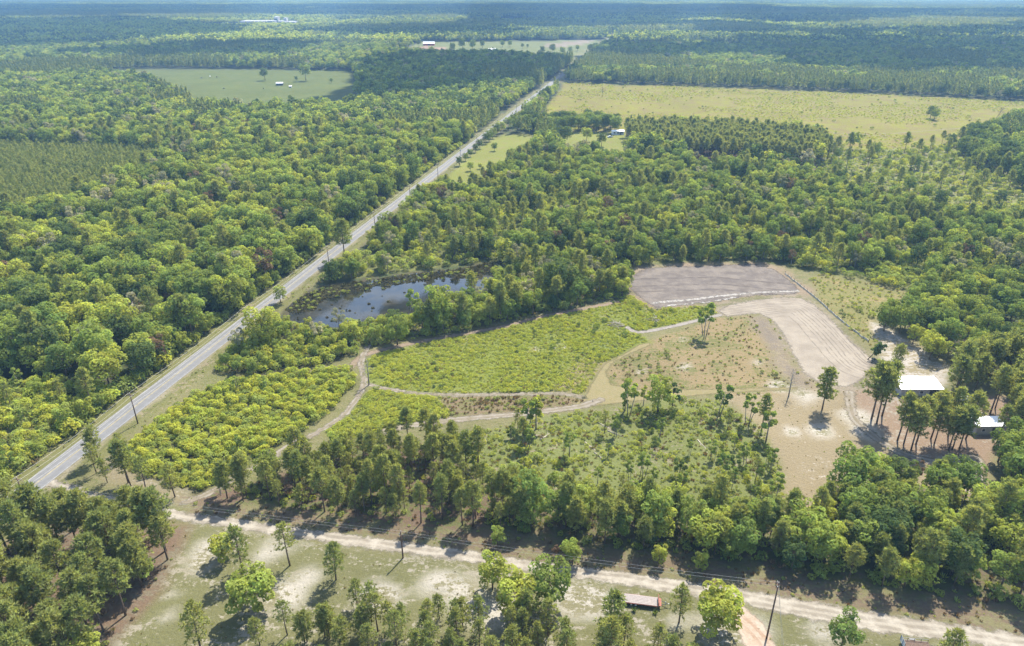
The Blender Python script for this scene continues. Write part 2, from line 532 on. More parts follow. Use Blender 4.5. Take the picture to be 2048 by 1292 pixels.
P_F5 = GP([(380, 48), (600, 46), (600, 54), (420, 56)])
P_F6 = GP([(900, 40), (1060, 38), (1060, 42), (900, 44)])
P_F7 = GP([(1600, 62), (1780, 60), (1780, 66), (1620, 67)])
P_F8 = GP([(1230, 66), (1500, 68), (1500, 74), (1230, 72)])
P_F9 = GP([(1140, 118), (1170, 96), (1205, 82), (1222, 84), (1180, 108), (1160, 132), (1140, 135)])

T_LOWER = smooth_line(GP([(770, 862), (800, 855), (871, 844), (967, 834), (1039, 828), (1107, 820), (1158, 813), (1200, 800)]))
T_UPPER = smooth_line(GP([(738, 768), (760, 775), (834, 787), (919, 790), (1022, 789), (1124, 788), (1172, 796)]))
T_DIAG = smooth_line(GP([(738, 690), (722, 725), (728, 768), (695, 822), (639, 862), (581, 890), (523, 928), (475, 952), (420, 985), (370, 1005)]))
T_TOP = smooth_line(GP([(700, 735), (735, 708), (835, 684), (920, 669), (1020, 650), (1085, 633), (1235, 604)]))
T_GREY = smooth_line(GP([(1255, 655), (1275, 664), (1320, 658), (1390, 642), (1440, 630)]))
T_HOUSE = smooth_line(GP([(1700, 785), (1705, 830), (1745, 870), (1800, 905), (1880, 925), (1950, 915), (1955, 960), (1990, 1020), (2060, 1060), (2150, 1130)]))
T_FIELDT = smooth_line(GP([(1600, 262), (1750, 268), (1900, 258), (2048, 250)]))

OPEN = [(P_DIRT, 0.5), (P_LOT, 0), (P_SHOULD, 0), (P_PINE_L, 0), (P_TRI, 0), (P_PINE_C, 0), (P_MIX_R, 0), (P_SEMI, 0), (P_LAWN_R, 0), (P_HOUSE, 0), (P_SANDSTRIP, 0),
        (P_GRADED, 2), (P_PAD, 3), (P_TAN, 0), (P_FIELD, 0), (P_FIELD2, 0), (P_BROWN, 0), (P_APRON, 0), (P_THICKET, 0), (P_BUSH, 0), (P_BANK, 0), (P_POND, 5), (P_CLEAR_R, 2),
        (P_LAWN1, 2), (P_LAWN2, 2), (P_BELT, 0), (P_BIG, 2), (P_SCRUB_R, 0), (P_PINESTAND, 0), (P_STRAW, 0), (P_PAST, 2), (P_PLANT, 0), (P_LOWSCRUB, 0), (P_FARF, 3), (P_PINKF, 0),
        (P_F3, 0), (P_F4, 0), (P_F5, 0), (P_F6, 0), (P_F7, 0), (P_F8, 0), (P_F9, 0)]

# edge of the wood beyond the pond and pad
P_WM = np.array([road_pt(105, 10)[:2], road_pt(150, 13)[:2], road_pt(300, 13)[:2], G(905, 372), G(985, 340), G(1060, 308), G(1130, 305), G(1245, 322), G(1300, 318), G(1480, 338), G(1640, 350), G(1750, 385), G(1900, 415), G(2100, 420), G(2400, 520), G(2300, 565), G(2048, 562), G(1860, 598), G(1800, 578), G(1700, 556), G(1640, 545), G(1605, 535), G(1550, 522), G(1400, 524), G(1290, 528), G(1245, 550), G(1200, 540), G(1060, 540), G(1000, 522), G(900, 535), G(800, 545), G(690, 560), G(660, 565)])

# ------------------------------------------------------------------ ground sheet
def axis(dense0, dense1, step, lo, hi, g=1.07):
    a = list(np.arange(dense0, dense1 + .01, step))
    s = step
    while a[-1] < hi:
        s *= g
        a.append(min(hi, a[-1] + s))
    s = step
    while a[0] > lo:
        s *= g
        a.insert(0, max(lo, a[0] - s))
    return np.array(a)


GX = axis(-190, 190, 1.8, -15000, 15000)
GY = axis(70, 330, 1.8, -4000, 30000, 1.045)
gx, gy = np.meshgrid(GX, GY)
gx, gy = gx.ravel(), gy.ravel()
ca = np.tile([.105, .090, .050], (len(gx), 1))       # leaf litter
cb = np.tile([.085, .110, .035], (len(gx), 1))       # undergrowth
mw = np.full(len(gx), .55)
jit = (fbm(gx, gy, 9, 3) - .5)


def paint(poly, a, b, w, soft=1.5, amp=4.0):
    lo, hi = poly.min(0) - 30, poly.max(0) + 30
    k = np.where((gx > lo[0]) & (gx < hi[0]) & (gy > lo[1]) & (gy < hi[1]))[0]
    if len(k) == 0:
        return
    t = sstep(-soft, soft, sd_poly(poly, gx[k], gy[k]) + jit[k] * amp)
    ca[k] = ca[k] * (1 - t[:, None]) + np.array(a) * t[:, None]
    cb[k] = cb[k] * (1 - t[:, None]) + np.array(b) * t[:, None]
    mw[k] = mw[k] * (1 - t) + w * t


def paint_mask(t, a, b, w):
    global ca, cb, mw
    ca = ca * (1 - t[:, None]) + np.array(a) * t[:, None]
    cb = cb * (1 - t[:, None]) + np.array(b) * t[:, None]
    mw = mw * (1 - t) + w * t


SAND, WHITE = (.46, .385, .285), (.62, .57, .49)
STRAW, DRYG, GRASS, LAWN = (.225, .135, .085), (.33, .265, .14), (.215, .205, .095), (.25, .265, .05)
LIME, WEED = (.235, .265, .05), (.15, .175, .05)
paint(GP([(-100, 1075), (100, 945), (300, 820), (480, 700), (575, 640), (700, 660), (1010, 550), (1250, 530), (1500, 520), (1620, 540), (1800, 570), (1900, 700), (2100, 720), (2300, 1300), (2300, 1500), (-200, 1500)]), (.25, .225, .105), (.19, .19, .07), .5)
paint(P_WM, (.20, .205, .06), (.14, .15, .05), .5)
paint(P_LOWSCRUB, (.19, .19, .07), (.25, .24, .09), .5)
paint(P_PAST, (.125, .155, .030), (.155, .170, .036), .5, 2, 6)
paint(P_BIG, (.255, .195, .065), (.265, .260, .018), .52, 3, 8)
paint(P_SCRUB_R, (.25, .23, .10), (.24, .27, .06), .5, 3, 8)
paint(P_PLANT, (.085, .10, .035), (.12, .13, .04), .4)
paint(P_STRAW, STRAW, (.36, .25, .19), .45)
paint(P_LAWN1, LAWN, (.28, .25, .08), .4)
paint(P_LAWN2, LAWN, (.28, .25, .08), .4)
paint(P_FARF, (.19, .21, .07), (.24, .26, .09), .4, 3, 6)
paint(GP([(765, 109), (815, 97), (850, 92), (880, 93), (900, 99), (860, 106), (800, 111)]), (.40, .26, .18), (.36, .27, .16), .4, 3, 6)
paint(GP([(1080, 90), (1170, 79), (1190, 80), (1170, 88), (1100, 97)]), (.32, .25, .18), (.26, .25, .12), .4, 3, 6)
paint(P_PINKF, (.42, .25, .20), (.38, .26, .19), .4, 3, 6)
for P in (P_F3, P_F4):
    paint(P, (.42, .31, .23), (.36, .33, .2), .4, 4, 8)
for P in (P_F5, P_F6, P_F7, P_F8, P_F9):
    paint(P, (.20, .21, .08), (.26, .24, .1), .5, 4, 8)
paint(P_LOT, (.205, .198, .085), (.42, .375, .28), .38)
paint(P_PINE_L, (.225, .155, .10), (.24, .20, .13), .45)
paint(P_TRI, (.30, .25, .15), (.44, .38, .28), .4)
paint(P_SHOULD, (.225, .165, .105), (.25, .225, .11), .5)
paint(P_PINE_C, (.19, .13, .085), (.15, .16, .055), .5)
paint(P_MIX_R, (.19, .145, .09), (.16, .16, .06), .55)
paint(P_SEMI, (.205, .225, .07), (.33, .275, .185), .33)
paint(P_LAWN_R, (.33, .265, .155), (.52, .45, .35), .26)
paint(P_HOUSE, (.33, .235, .155), (.42, .36, .27), .4)
paint(P_SANDSTRIP, (.36, .30, .17), (.56, .50, .42), .5)
paint(P_CLEAR_R, (.24, .225, .075), (.36, .27, .12), .4)
paint(P_TAN, (.325, .245, .125), (.205, .20, .07), .48)
paint(P_FIELD, (.215, .245, .045), (.25, .24, .08), .35)
paint(GP([(1110, 760), (1150, 725), (1200, 710), (1235, 715), (1190, 765), (1160, 790), (1100, 785)]), (.30, .25, .12), (.22, .22, .07), .45)
paint(P_FIELD2, (.205, .225, .05), (.26, .24, .09), .35)
paint(P_BROWN, (.26, .19, .11), (.20, .19, .07), .5)
paint(P_GREENPATCH, (.19, .225, .055), (.21, .23, .07), .4)
paint(P_THICKET, (.15, .16, .05), (.13, .12, .05), .5)
paint(P_BUSH, (.12, .13, .045), (.13, .11, .05), .5)
paint(P_GREYSOIL, (.25, .205, .15), (.33, .265, .17), .45, 2.5, 8)
pad_c = P_PAD.mean(0)
paint(pad_c + (P_PAD - pad_c) * np.array([1.13, 1.10]), (.33, .25, .165), (.22, .195, .10), .45, 2.5, 7)
gr_c = P_GRADED.mean(0)
paint(gr_c + (P_GRADED - gr_c) * 1.07, (.34, .28, .20), (.22, .20, .10), .5, 2.0, 6)
paint(P_POND, (.10, .075, .05), (.16, .12, .07), .5, 3, 3)
ro = road_off(gx, gy)
near = (gy > -500) & (gy < 3500)
tv = sstep(9.5, 7.5, np.abs(ro - .3) + jit * 3) * near
paint_mask(tv, (.21, .205, .075), (.34, .28, .17), .34)
tv = sstep(ROAD_HALF + 1.0, ROAD_HALF + .2, np.abs(ro) + jit * 3) * near * sstep(-.2, 1.0, ro + 1.5)
paint_mask(tv * .8, (.42, .36, .26), (.27, .24, .12), .55)
# bare sand spots
for (px, py, r) in [(1128, 692, 2), (1060, 700, 1.2), (1372, 733, 2.6), (1283, 742, 1.6), (1515, 730, 2.6), (1365, 680, 1.6), (1645, 795, 2.5), (1610, 790, 5), (1560, 772, 3.5), (1720, 835, 4), (1740, 865, 3.5),
                    (1585, 862, 2), (1640, 860, 3), (1000, 1215, 4), (930, 1195, 4.5), (870, 1160, 4), (900, 1180, 4), (560, 1100, 4), (530, 1110, 4), (420, 1090, 4), (400, 1130, 3), (345, 1185, 2.2), (335, 1230, 2.5), (570, 1190, 4), (610, 1145, 3.5), (760, 1190, 3), (1150, 1195, 4), (1190, 1205, 4), (1350, 1245, 3), (1500, 1265, 4), (1640, 1262, 4), (1450, 1258, 4)]:
    c = G(px, py)
    d = np.hypot(gx - c[0], (gy - c[1]))
    paint_mask(sstep(r * 1.5, r * .1, d + jit * 7), (.56, .51, .42), (.27, .245, .13), .52)
quads = []
nx, ny = len(GX), len(GY)
ii = (np.arange(ny - 1)[:, None] * nx + np.arange(nx - 1)[None, :]).ravel()
quads = np.stack([ii, ii + 1, ii + nx + 1, ii + nx], 1)
one = np.ones((len(gx), 1))
me = mesh_np('ground', np.stack([gx, gy, np.zeros(len(gx))], 1), quads, None, [ground_mat()],
             attrs={'col_a': ('FLOAT_COLOR', np.hstack([ca, one])), 'col_b': ('FLOAT_COLOR', np.hstack([cb, one])), 'mixw': ('FLOAT', mw)})
link('ground', me, kind='structure')


# ------------------------------------------------------------------ sheets on the ground
def sheet(name, mat, z, poly=None, line=None, half=2.0, step=1.0, margin=1.6, parent=None, **props):
    src = poly if poly is not None else line
    lo, hi = src.min(0) - half - 3, src.max(0) + half + 3
    xs, ys = np.arange(lo[0], hi[0], step), np.arange(lo[1], hi[1], step)
    X, Y = np.meshgrid(xs, ys)
    X, Y = X.ravel(), Y.ravel()
    if poly is not None:
        sd = sd_poly(poly, X, Y)
        lat = sd.copy()
        if line is not None:
            _, lat = sd_line(line, X, Y)
    else:
        d, lat = sd_line(line, X, Y)
        sd = half - d
    keep = sd > -margin
    n = len(xs)
    q = (np.arange(len(ys) - 1)[:, None] * n + np.arange(n - 1)[None, :]).ravel()
    Q = np.stack([q, q + 1, q + n + 1, q + n], 1)
    Q = Q[keep[Q].any(1)]
    used, inv = np.unique(Q, return_inverse=True)
    me = mesh_np(name, np.stack([X[used], Y[used], np.full(len(used), z)], 1), inv.reshape(-1, 4), None, [mat],
                 attrs={'sd': ('FLOAT', sd[used]), 'lat': ('FLOAT', lat[used])})
    return link(name, me, parent, **props)


m_sand = track_mat('sandy_dirt', (.55, .49, .39), (.42, .365, .28), (.31, .265, .20), 1.6, 1.1, (-1.9, -.4, 1.1, 2.4), .6, .3)
m_drive = track_mat('sandy_driveway', (.58, .48, .37), (.50, .37, .26), (.44, .29, .19), .9, .9, (-.8, .8), .5)
m_track = track_mat('dirt_track', (.33, .275, .205), (.26, .22, .135), (.42, .37, .30), 1.5, .9, (-.75, .75), .5)
m_track2 = track_mat('bare_dirt_edge', (.34, .255, .185), (.28, .22, .13), (.42, .33, .25), 1.1, .9, (), .5)
m_grey = track_mat('grey_dirt_track', (.38, .335, .29), (.32, .28, .23), (.45, .40, .35), .7, .8, (-.6, .6), .4)
m_pad = track_mat('grey_loam', (.185, .155, .132), (.29, .245, .20), (.135, .112, .095), 2.6, 1.8, (-3, 4, 9.5), .9, .16)
m_grade = track_mat('graded_sand', (.45, .385, .295), (.35, .295, .225), (.22, .183, .14), 1.7, 1.6, (-4, -2.5, -1.2, .4, 2, 2.9, 4.3, 6, 7.4, 9, 10.4, 13), .32, .12)  # dark ruts are flat colour: moist soil plus painted shading of displaced soil
m_apron = track_mat('mown_grass_track', (.335, .275, .14), (.295, .255, .115), (.37, .30, .17), .8, 1.2, (), .5)
m_white = track_mat('white_sand', (.54, .51, .45), (.33, .29, .24), (.4, .36, .3), 2.1, .7, (), .5, .9)

mid_dirt = (dirt_top + dirt_bot[::-1][1:]) / 2 if len(dirt_top) == len(dirt_bot) - 1 else None
DL = smooth_line([tuple((np.array(a) + np.array(b)) / 2) for a, b in zip(GP([(110, 955), (300, 1008), (445, 1030), (748, 1072), (1022, 1112), (1261, 1142), (1485, 1175), (1758, 1222), (2150, 1280)]),
                                                                        GP([(110, 978), (300, 1030), (445, 1056), (748, 1103), (1022, 1140), (1261, 1176), (1485, 1212), (1758, 1268), (2150, 1328)]))])
sheet('dirt_road', m_sand, .020, P_DIRT, DL, kind='structure')
sheet('driveway', m_drive, .026, P_DRIVE, smooth_line(GP([(1450, 1205), (1500, 1255), (1540, 1310), (1560, 1400)])), kind='structure')
sheet('dirt_track', m_track, .020, line=T_LOWER, half=1.7, kind='structure')
sheet('dirt_track', m_track, .020, line=T_UPPER, half=1.2, kind='structure')
sheet('dirt_track', m_track, .024, line=T_DIAG, half=1.3, kind='structure')
sheet('dirt_track', m_track, .024, line=T_HOUSE, half=1.8, kind='structure')
sheet('bare_strip', m_track2, .016, line=T_TOP, half=1.6, kind='structure')
sheet('dirt_track', m_grey, .026, line=T_GREY, half=1.3, kind='structure')
sheet('dirt_track', m_apron, .016, line=T_FIELDT, half=2.0, step=2, kind='structure')
sheet('grass_track', m_apron, .012, P_APRON, kind='structure')
sheet('dirt_pad', m_pad, .016, P_PAD, GP([(1256, 565), (1430, 560), (1590, 575)])[:, :], kind='structure')
sheet('graded_lot', m_grade, .022, P_GRADED, smooth_line(GP([(1440, 615), (1540, 603), (1610, 608), (1660, 640), (1705, 685), (1745, 725)])), kind='structure')
sheet('sand_strip', m_white, .030, line=smooth_line(GP([(1306, 606), (1400, 597), (1500, 586), (1596, 582)])), half=1.0, kind='structure')
sheet('sand_strip', m_white, .034, line=smooth_line(GP([(1335, 611), (1420, 603), (1470, 595)])), half=.7, kind='structure')

# pond
pl = smooth_line(list(map(tuple, P_POND)) + [tuple(P_POND[0])], 6)[:-1]
pl = pl + np.stack([fbm(pl[:, 0], pl[:, 1], 3, 21) - .5, fbm(pl[:, 0], pl[:, 1], 3, 22) - .5], 1) * 3
bm = bmesh.new()
vv = [bm.verts.new((x, y, .03)) for x, y in pl]
bm.faces.new(vv)
bmesh.ops.triangulate(bm, faces=bm.faces[:])
me = bpy.data.meshes.new('pond')
bm.to_mesh(me)
bm.free()
me.materials.append(water_mat())
if me.polygons[0].normal.z < 0:
    me.flip_normals()
link('pond', me, kind='structure')

# paved road: strip, lines as parts
S0, S1 = -260.0, 2600.0
ss = np.concatenate([np.arange(S0, 500, 6.0), np.arange(500, S1, 30.0)])


def strip(name, mat, o0, o1, z, parent=None, wob=0.0, n=5, **props):
    offs = np.linspace(o0, o1, n)
    V, lat = [], []
    for s in ss:
        for o in offs:
            oo = o + (wob * (vnoise([s], [o * 50], 9, 4)[0] - .5) if abs(o - o0) < .01 or abs(o - o1) < .01 else 0)
            V.append(road_pt(s, oo, z))
            lat.append(oo)
    q = (np.arange(len(ss) - 1)[:, None] * n + np.arange(n - 1)[None, :]).ravel()
    return link(name, mesh_np(name, V, np.stack([q, q + 1, q + n + 1, q + n], 1), None, [mat], attrs={'lat': ('FLOAT', lat)}), parent, **props)


road = strip('paved_road', asphalt_mat(), -ROAD_HALF, ROAD_HALF, .045, wob=.35, n=7, kind='structure')
strip('centre_line', M['yellow_line'], -.17, -.05, .052, road, n=2)
strip('centre_line', M['yellow_line'], .05, .17, .052, road, n=2)
strip('edge_line', M['white_line'], -2.72, -2.60, .052, road, n=2)
strip('edge_line', M['white_line'], 2.60, 2.72, .052, road, n=2)

exec_after = []
# ------------------------------------------------------------------ plants: meshes
UP = np.array([0, 0, 1.0])


def unit(a):
    return a / (np.linalg.norm(a, axis=-1, keepdims=True) + 1e-9)


def cards(P, Nn, size, aspect, R):
    """diamond leaf sprays around points P, facing Nn"""
    n = len(P)
    t = unit(np.cross(Nn, R.normal(size=(n, 3))))
    b = np.cross(Nn, t)
    s = size[:, None]
    V = np.stack([P - t * s, P - b * s * aspect + Nn * s * .15, P + t * s, P + b * s * aspect + Nn * s * .1], 1).reshape(-1, 3)
    Q = np.arange(4 * n).reshape(n, 4)
    return V, Q


def lobe_points(lobes, n, R, zmin=-.55, shell=(.72, 1.06)):
    C = np.array([l[0] for l in lobes], float)
    S = np.array([l[1] for l in lobes], float)
    area = (S[:, 0] * S[:, 1] + S[:, 0] * S[:, 2] + S[:, 1] * S[:, 2])
    P, Nn, T = [], [], []
    got = 0
    tint_l = R.uniform(0, 1, len(lobes))
    while got < n:
        k = R.choice(len(lobes), n, p=area / area.sum())
        d = unit(R.normal(size=(n, 3)))
        d = d[d[:, 2] > zmin] if zmin > -1 else d
        k = k[:len(d)]
        r = R.uniform(shell[0], shell[1], len(d)) ** .6
        p = C[k] + d * S[k] * r[:, None]
        deep = np.zeros(len(p), bool)
        for j in range(len(lobes)):
            q = np.linalg.norm((p - C[j]) / S[j], axis=1)
            deep |= (q < .68) & (k != j)
        keep = ~deep & (p[:, 2] > .15)
        P.append(p[keep])
        Nn.append(unit(unit(d[keep] / S[k[keep]]) * .75 + UP * .8))
        T.append(tint_l[k[keep]] * .5 + R.uniform(0, .5, keep.sum()))
        got += keep.sum()
    return np.concatenate(P)[:n], np.concatenate(Nn)[:n], np.concatenate(T)[:n]


def leaf_mesh(name, P, Nn, T, size, aspect, mat, R, jitter=.9):
    n = len(P)
    Nn = unit(Nn + R.normal(size=(n, 3)) * jitter * .5)
    V, Q = cards(P, Nn, size * R.uniform(.6, 1.35, n), aspect, R)
    return mesh_np(name, V, Q, None, [mat], attrs={'tint': ('FLOAT', np.repeat(T, 4))})


def broadleaf(seed, H, Rr, mat, nleaf, lsize, base=.2, nl=12, flat=.8, bark='bark', sparse=False, trunks=1):
    R = np.random.default_rng(seed)
    cz = H * (base + (1 - base) * .5)
    hz = H * (1 - base) * .5
    lobes = [] if sparse else [((0, 0, cz), (Rr * .5, Rr * .5, hz * .62))]
    nl = nl if sparse else nl * 2
    for i in range(nl):
        a = i * 2.4 + R.uniform(-.5, .5)
        t = (i + .5) / nl
        zz = -.75 + 1.6 * t
        rr = math.sqrt(max(.05, 1 - (zz * .85) ** 2)) * R.uniform(.45, 1.0)
        s = Rr * (R.uniform(.3, .5) * .7 if sparse else R.uniform(.17, .36))
        lobes.append(((rr * Rr * math.cos(a) * .85, rr * Rr * math.sin(a) * .85, cz + zz * hz * .8), (s, s, s * flat)))
    P, Nn, T = lobe_points(lobes, nleaf, R)
    crown = leaf_mesh('crown', P, Nn, T, lsize, .62, M[mat], R)
    mb = MB()
    for k in range(trunks):
        o = R.normal(size=2) * (.0 if trunks == 1 else .7)
        lean = R.normal(size=2) * (.3 if trunks == 1 else 1.0)
        top = np.array([lean[0] + o[0], lean[1] + o[1], cz + hz * .35])
        midp = np.array([o[0] * 1.0 + lean[0] * .3, o[1] + lean[1] * .3, H * .28])
        r0 = max(.1, H * .018) / math.sqrt(trunks)
        mb.tube([(o[0], o[1], -.3), tuple(midp), tuple(top)], [r0 * 1.25, r0 * .85, r0 * .25], 6)
        for l in lobes[1:] if not sparse else lobes:
            if R.random() < (.75 if not sparse else 1.0) / trunks + .1:
                t = R.uniform(.25, .8)
                s = midp * (1 - t) + top * t
                c = np.array(l[0])
                if c[2] > s[2] - 1:
                    m2 = (s + c) / 2 + np.array([0, 0, -.2])
                    mb.tube([s, m2, c], [r0 * .38, r0 * .25, r0 * .08], 4, False)
    trunk = mb.mesh('trunk', M[bark], True)
    return trunk, crown


def pine(seed, H, Rr, mat='pine', start=.45, ntuft=110, blade=.55, nb=7, cone=.55, bark='bark'):
    """straight trunk, whorled limbs, upswept needle tufts"""
    R = np.random.default_rng(seed)
    mb = MB()
    lean = R.normal(size=2) * H * .012
    bend = R.normal(size=2) * H * .012
    r0 = H * .0125 + .03

    def axis_at(z):
        t = z / H
        return np.array([lean[0] * t + bend[0] * math.sin(t * 3), lean[1] * t + bend[1] * math.sin(t * 3), z])
    mb.tube([axis_at(z) + (0 if z > 0 else np.array([0, 0, -.3])) for z in (0, H * .25, H * .5, H * .75, H * .98)], [r0 * 1.15, r0 * .9, r0 * .7, r0 * .45, r0 * .12], 6)
    V, Q, T = [], [], []
    nbr = max(8, ntuft // 4)
    tips, dirs = [], []
    for i in range(nbr):
        t = (i + R.uniform(0, 1)) / nbr
        z = H * (start + (1 - start) * t * .98)
        prof = (1 - t) ** cone * (.55 + .45 * min(1, t * 4))
        L = Rr * prof * R.uniform(.65, 1.15) + .25
        a = i * 2.399 + R.uniform(-.5, .5)
        d = np.array([math.cos(a), math.sin(a), R.uniform(.05, .35) + t * .55])
        o = axis_at(z)
        e = o + d * L
        mb.tube([o, o + d * L * .5 + np.array([0, 0, -.06 * L]), e], [r0 * .28 * (1 - t * .6), r0 * .2 * (1 - t * .6), .012], 3, False)
        for k in range(4):
            f = (.42, .68, .9, 1.04)[k]
            side = np.cross(d, UP)
            p = o + d * L * f + side * R.normal() * L * .2 + np.array([0, 0, R.normal() * .15])
            tips.append(p)
            dirs.append(unit(d * .6 + UP * R.uniform(.5, 1.2) + R.normal(size=3) * .25))
    tips.append(axis_at(H * 1.0))
    dirs.append(UP)
    for p, d in zip(tips, dirs):
        tt = R.uniform(0, 1)
        n = nb + 3
        dd = unit(d[None] * .8 + R.normal(size=(n, 3)) * .55)
        L = blade * R.uniform(.7, 1.2, n)[:, None]
        w = unit(np.cross(dd, R.normal(size=(n, 3)))) * (blade * .15)
        p0 = p[None] - d * blade * .25
        v = np.stack([p0 + dd * L * .25 - w, p0 + dd * L * .25 + w, p0 + dd * L], 1)
        b = sum(len(x) for x in V)
        V.append(v.reshape(-1, 3))
        Q.append(np.arange(3 * n).reshape(n, 3) + b)
        T.append(np.repeat(np.clip(tt * .6 + R.uniform(0, .4, n), 0, 1), 3))
    crown = mesh_np('crown', np.concatenate(V), None, np.concatenate(Q), [M[mat]], attrs={'tint': ('FLOAT', np.concatenate(T))})
    return mb.mesh('trunk', M[bark], True), crown


def shrub(seed, H, Rr, mat, n, lsize, spiky=False):
    R = np.random.default_rng(seed)
    lobes = [((0, 0, H * .45), (Rr * .7, Rr * .7, H * .5))]
    for i in range(5):
        a = i * 1.26 + R.uniform(-.4, .4)
        r = Rr * R.uniform(.4, .6)
        lobes.append(((math.cos(a) * r, math.sin(a) * r, H * R.uniform(.3, .65)), (Rr * .42, Rr * .42, H * R.uniform(.28, .4))))
    P, Nn, T = lobe_points(lobes, n, R, zmin=-.3)
    return leaf_mesh('foliage', P, Nn, T, lsize, .35 if spiky else .6, M[mat], R)


def tuft(seed, mat, n=26, h=.8, r=.45):
    R = np.random.default_rng(seed)
    a = R.uniform(0, 6.28, n)
    d = unit(np.stack([np.cos(a) * R.uniform(.1, .8, n), np.sin(a) * R.uniform(.1, .8, n), np.ones(n)], 1))
    p = np.stack([np.cos(a) * r * .4 * R.random(n), np.sin(a) * r * .4 * R.random(n), np.zeros(n)], 1)
    L = h * R.uniform(.5, 1.1, n)[:, None]
    w = unit(np.cross(d, R.normal(size=(n, 3)))) * h * .1
    V = np.stack([p, p + d * L * .5 - w, p + d * L, p + d * L * .5 + w], 1).reshape(-1, 3)
    return mesh_np('tuft', V, np.arange(4 * n).reshape(n, 4), None, [M[mat]], attrs={'tint': ('FLOAT', np.repeat(R.random(n), 4))})


def join_np(name, meshes_xf, extra=None):
    """several meshes (with offset, rot, scale) in one mesh, materials kept"""
    V, Q, Tn, MI, mats, T3, MI3 = [], [], [], [], [], [], []
    b = 0
    for me, (ox, oy, oz), rz, s in meshes_xf:
        n = len(me.vertices)
        co = np.empty(n * 3, np.float32)
        me.vertices.foreach_get("co", co)
        co = co.reshape(-1, 3) * s
        c, si = math.cos(rz), math.sin(rz)
        co = np.stack([co[:, 0] * c - co[:, 1] * si + ox, co[:, 0] * si + co[:, 1] * c + oy, co[:, 2] + oz], 1)
        tt = np.full(n, .5, np.float32)
        if 'tint' in me.attributes:
            me.attributes['tint'].data.foreach_get("value", tt)
        m = me.materials[0]
        if m not in mats:
            mats.append(m)
        mi = mats.index(m)
        for p in me.polygons:
            vs_ = [v + b for v in p.vertices]
            if len(vs_) == 4:
                Q.append(vs_)
                MI.append(mi)
            else:
                for k in range(1, len(vs_) - 1):
                    T3.append((vs_[0], vs_[k], vs_[k + 1]))
                    MI3.append(mi)
        V.append(co)
        Tn.append(tt)
        b += n
    return mesh_np(name, np.concatenate(V), Q, T3, mats, MI + MI3, {'tint': ('FLOAT', np.concatenate(Tn))})


# broadleaf kinds: (trunk, crown), height, look words
BL = []
for args, look, h in [
    ((11, 14, 5.6, 'green', 2300, .36, .16, 14), 'mid green round-crowned tree', 14),
    ((12, 13, 5.2, 'lime', 2200, .36, .14, 13), 'lime green round-crowned tree', 13),
    ((13, 16, 5.0, 'green', 2300, .36, .14, 15), 'tall mid green tree', 16),
    ((14, 15, 6.2, 'lime', 2400, .38, .20, 15), 'lime green broad-crowned tree', 15),
    ((15, 14, 5.0, 'dark', 2100, .36, .12, 13), 'dark green dense tree', 14),
    ((16, 15, 5.2, 'green', 2100, .36, .18, 11), 'mid green lumpy-crowned tree', 15),
    ((17, 15, 4.6, 'grey', 1300, .36, .2, 12, .8, 'bark_grey', True), 'grey green thin-leaved tree', 15),
    ((18, 12, 4.4, 'lime', 1700, .34, .12, 11), 'smaller lime green tree', 12),
    ((19, 16, 5.8, 'dark', 2300, .38, .2, 14), 'dark green broad-crowned tree', 16),
    ((20, 9, 4.2, 'lime', 2600, .30, .10, 16), 'dense round tree', 9),
    ((21, 14, 4.4, 'brown', 900, .34, .25, 12, .8, 'bark_grey', True), 'brownish thin-leaved tree', 14),
]:
    BL.append((broadleaf(*args), look, h))
# slim open saplings left after clearing
SAP = []
for args, look, h in [
    ((31, 9, 2.0, 'green', 420, .34, .25, 9, .9, 'bark_grey', True, 2), 'slim open green sapling', 9),
    ((32, 8, 1.7, 'lime', 380, .34, .25, 8, .9, 'bark_grey', True, 1), 'slim open lime green sapling', 8),
    ((33, 10, 2.4, 'green', 480, .36, .3, 10, .9, 'bark_grey', True, 3), 'multi-stemmed open green sapling', 10),
    ((34, 7, 2.0, 'dark', 420, .34, .12, 8, .9, 'bark', True, 1), 'dark green leafy sapling', 7),
]:
    SAP.append((broadleaf(*args), look, h))
PN = []
for args, look, h in [
    (dict(seed=51, H=14, Rr=2.9, start=.48, ntuft=210, blade=.9), 'tall bare-trunked pine', 14),
    (dict(seed=52, H=13, Rr=3.2, start=.40, ntuft=240, blade=.9), 'bushy-topped pine', 13),
    (dict(seed=53, H=15, Rr=2.4, start=.50, ntuft=180, blade=.9), 'tall narrow pine', 15),
    (dict(seed=54, H=12, Rr=3.0, start=.28, ntuft=250, blade=.9), 'full pine with low limbs', 12),
]:
    PN.append((pine(**args), look, h))
YP = []
for args, look, h in [
    (dict(seed=61, H=8, Rr=1.9, start=.3, ntuft=150, blade=.58, nb=6, cone=.7), 'slender open-limbed young pine', 8),
    (dict(seed=62, H=7, Rr=1.8, start=.22, ntuft=150, blade=.58, nb=6, cone=.7), 'bushy young pine', 7),
    (dict(seed=63, H=9, Rr=1.9, start=.42, ntuft=130, blade=.58, nb=6, cone=.6), 'thin-stemmed young pine', 9),
]:
    YP.append((pine(**args), look, h))
SH = []
for args, look, h in [
    ((71, 2.4, 1.7, 'weed', 300, .20), 'lime green bush', 2.4),
    ((72, 2.8, 1.6, 'weed', 310, .20), 'tall lime green bush', 2.8),
    ((73, 2.2, 1.8, 'weed_green', 300, .20), 'mid green bush', 2.2),
    ((74, 2.0, 1.3, 'green', 200, .19), 'small green bush', 2.0),
    ((75, 1.6, 1.0, 'dark', 150, .17), 'small dark green bush', 1.6),
]:
    SH.append((shrub(*args), look, h))
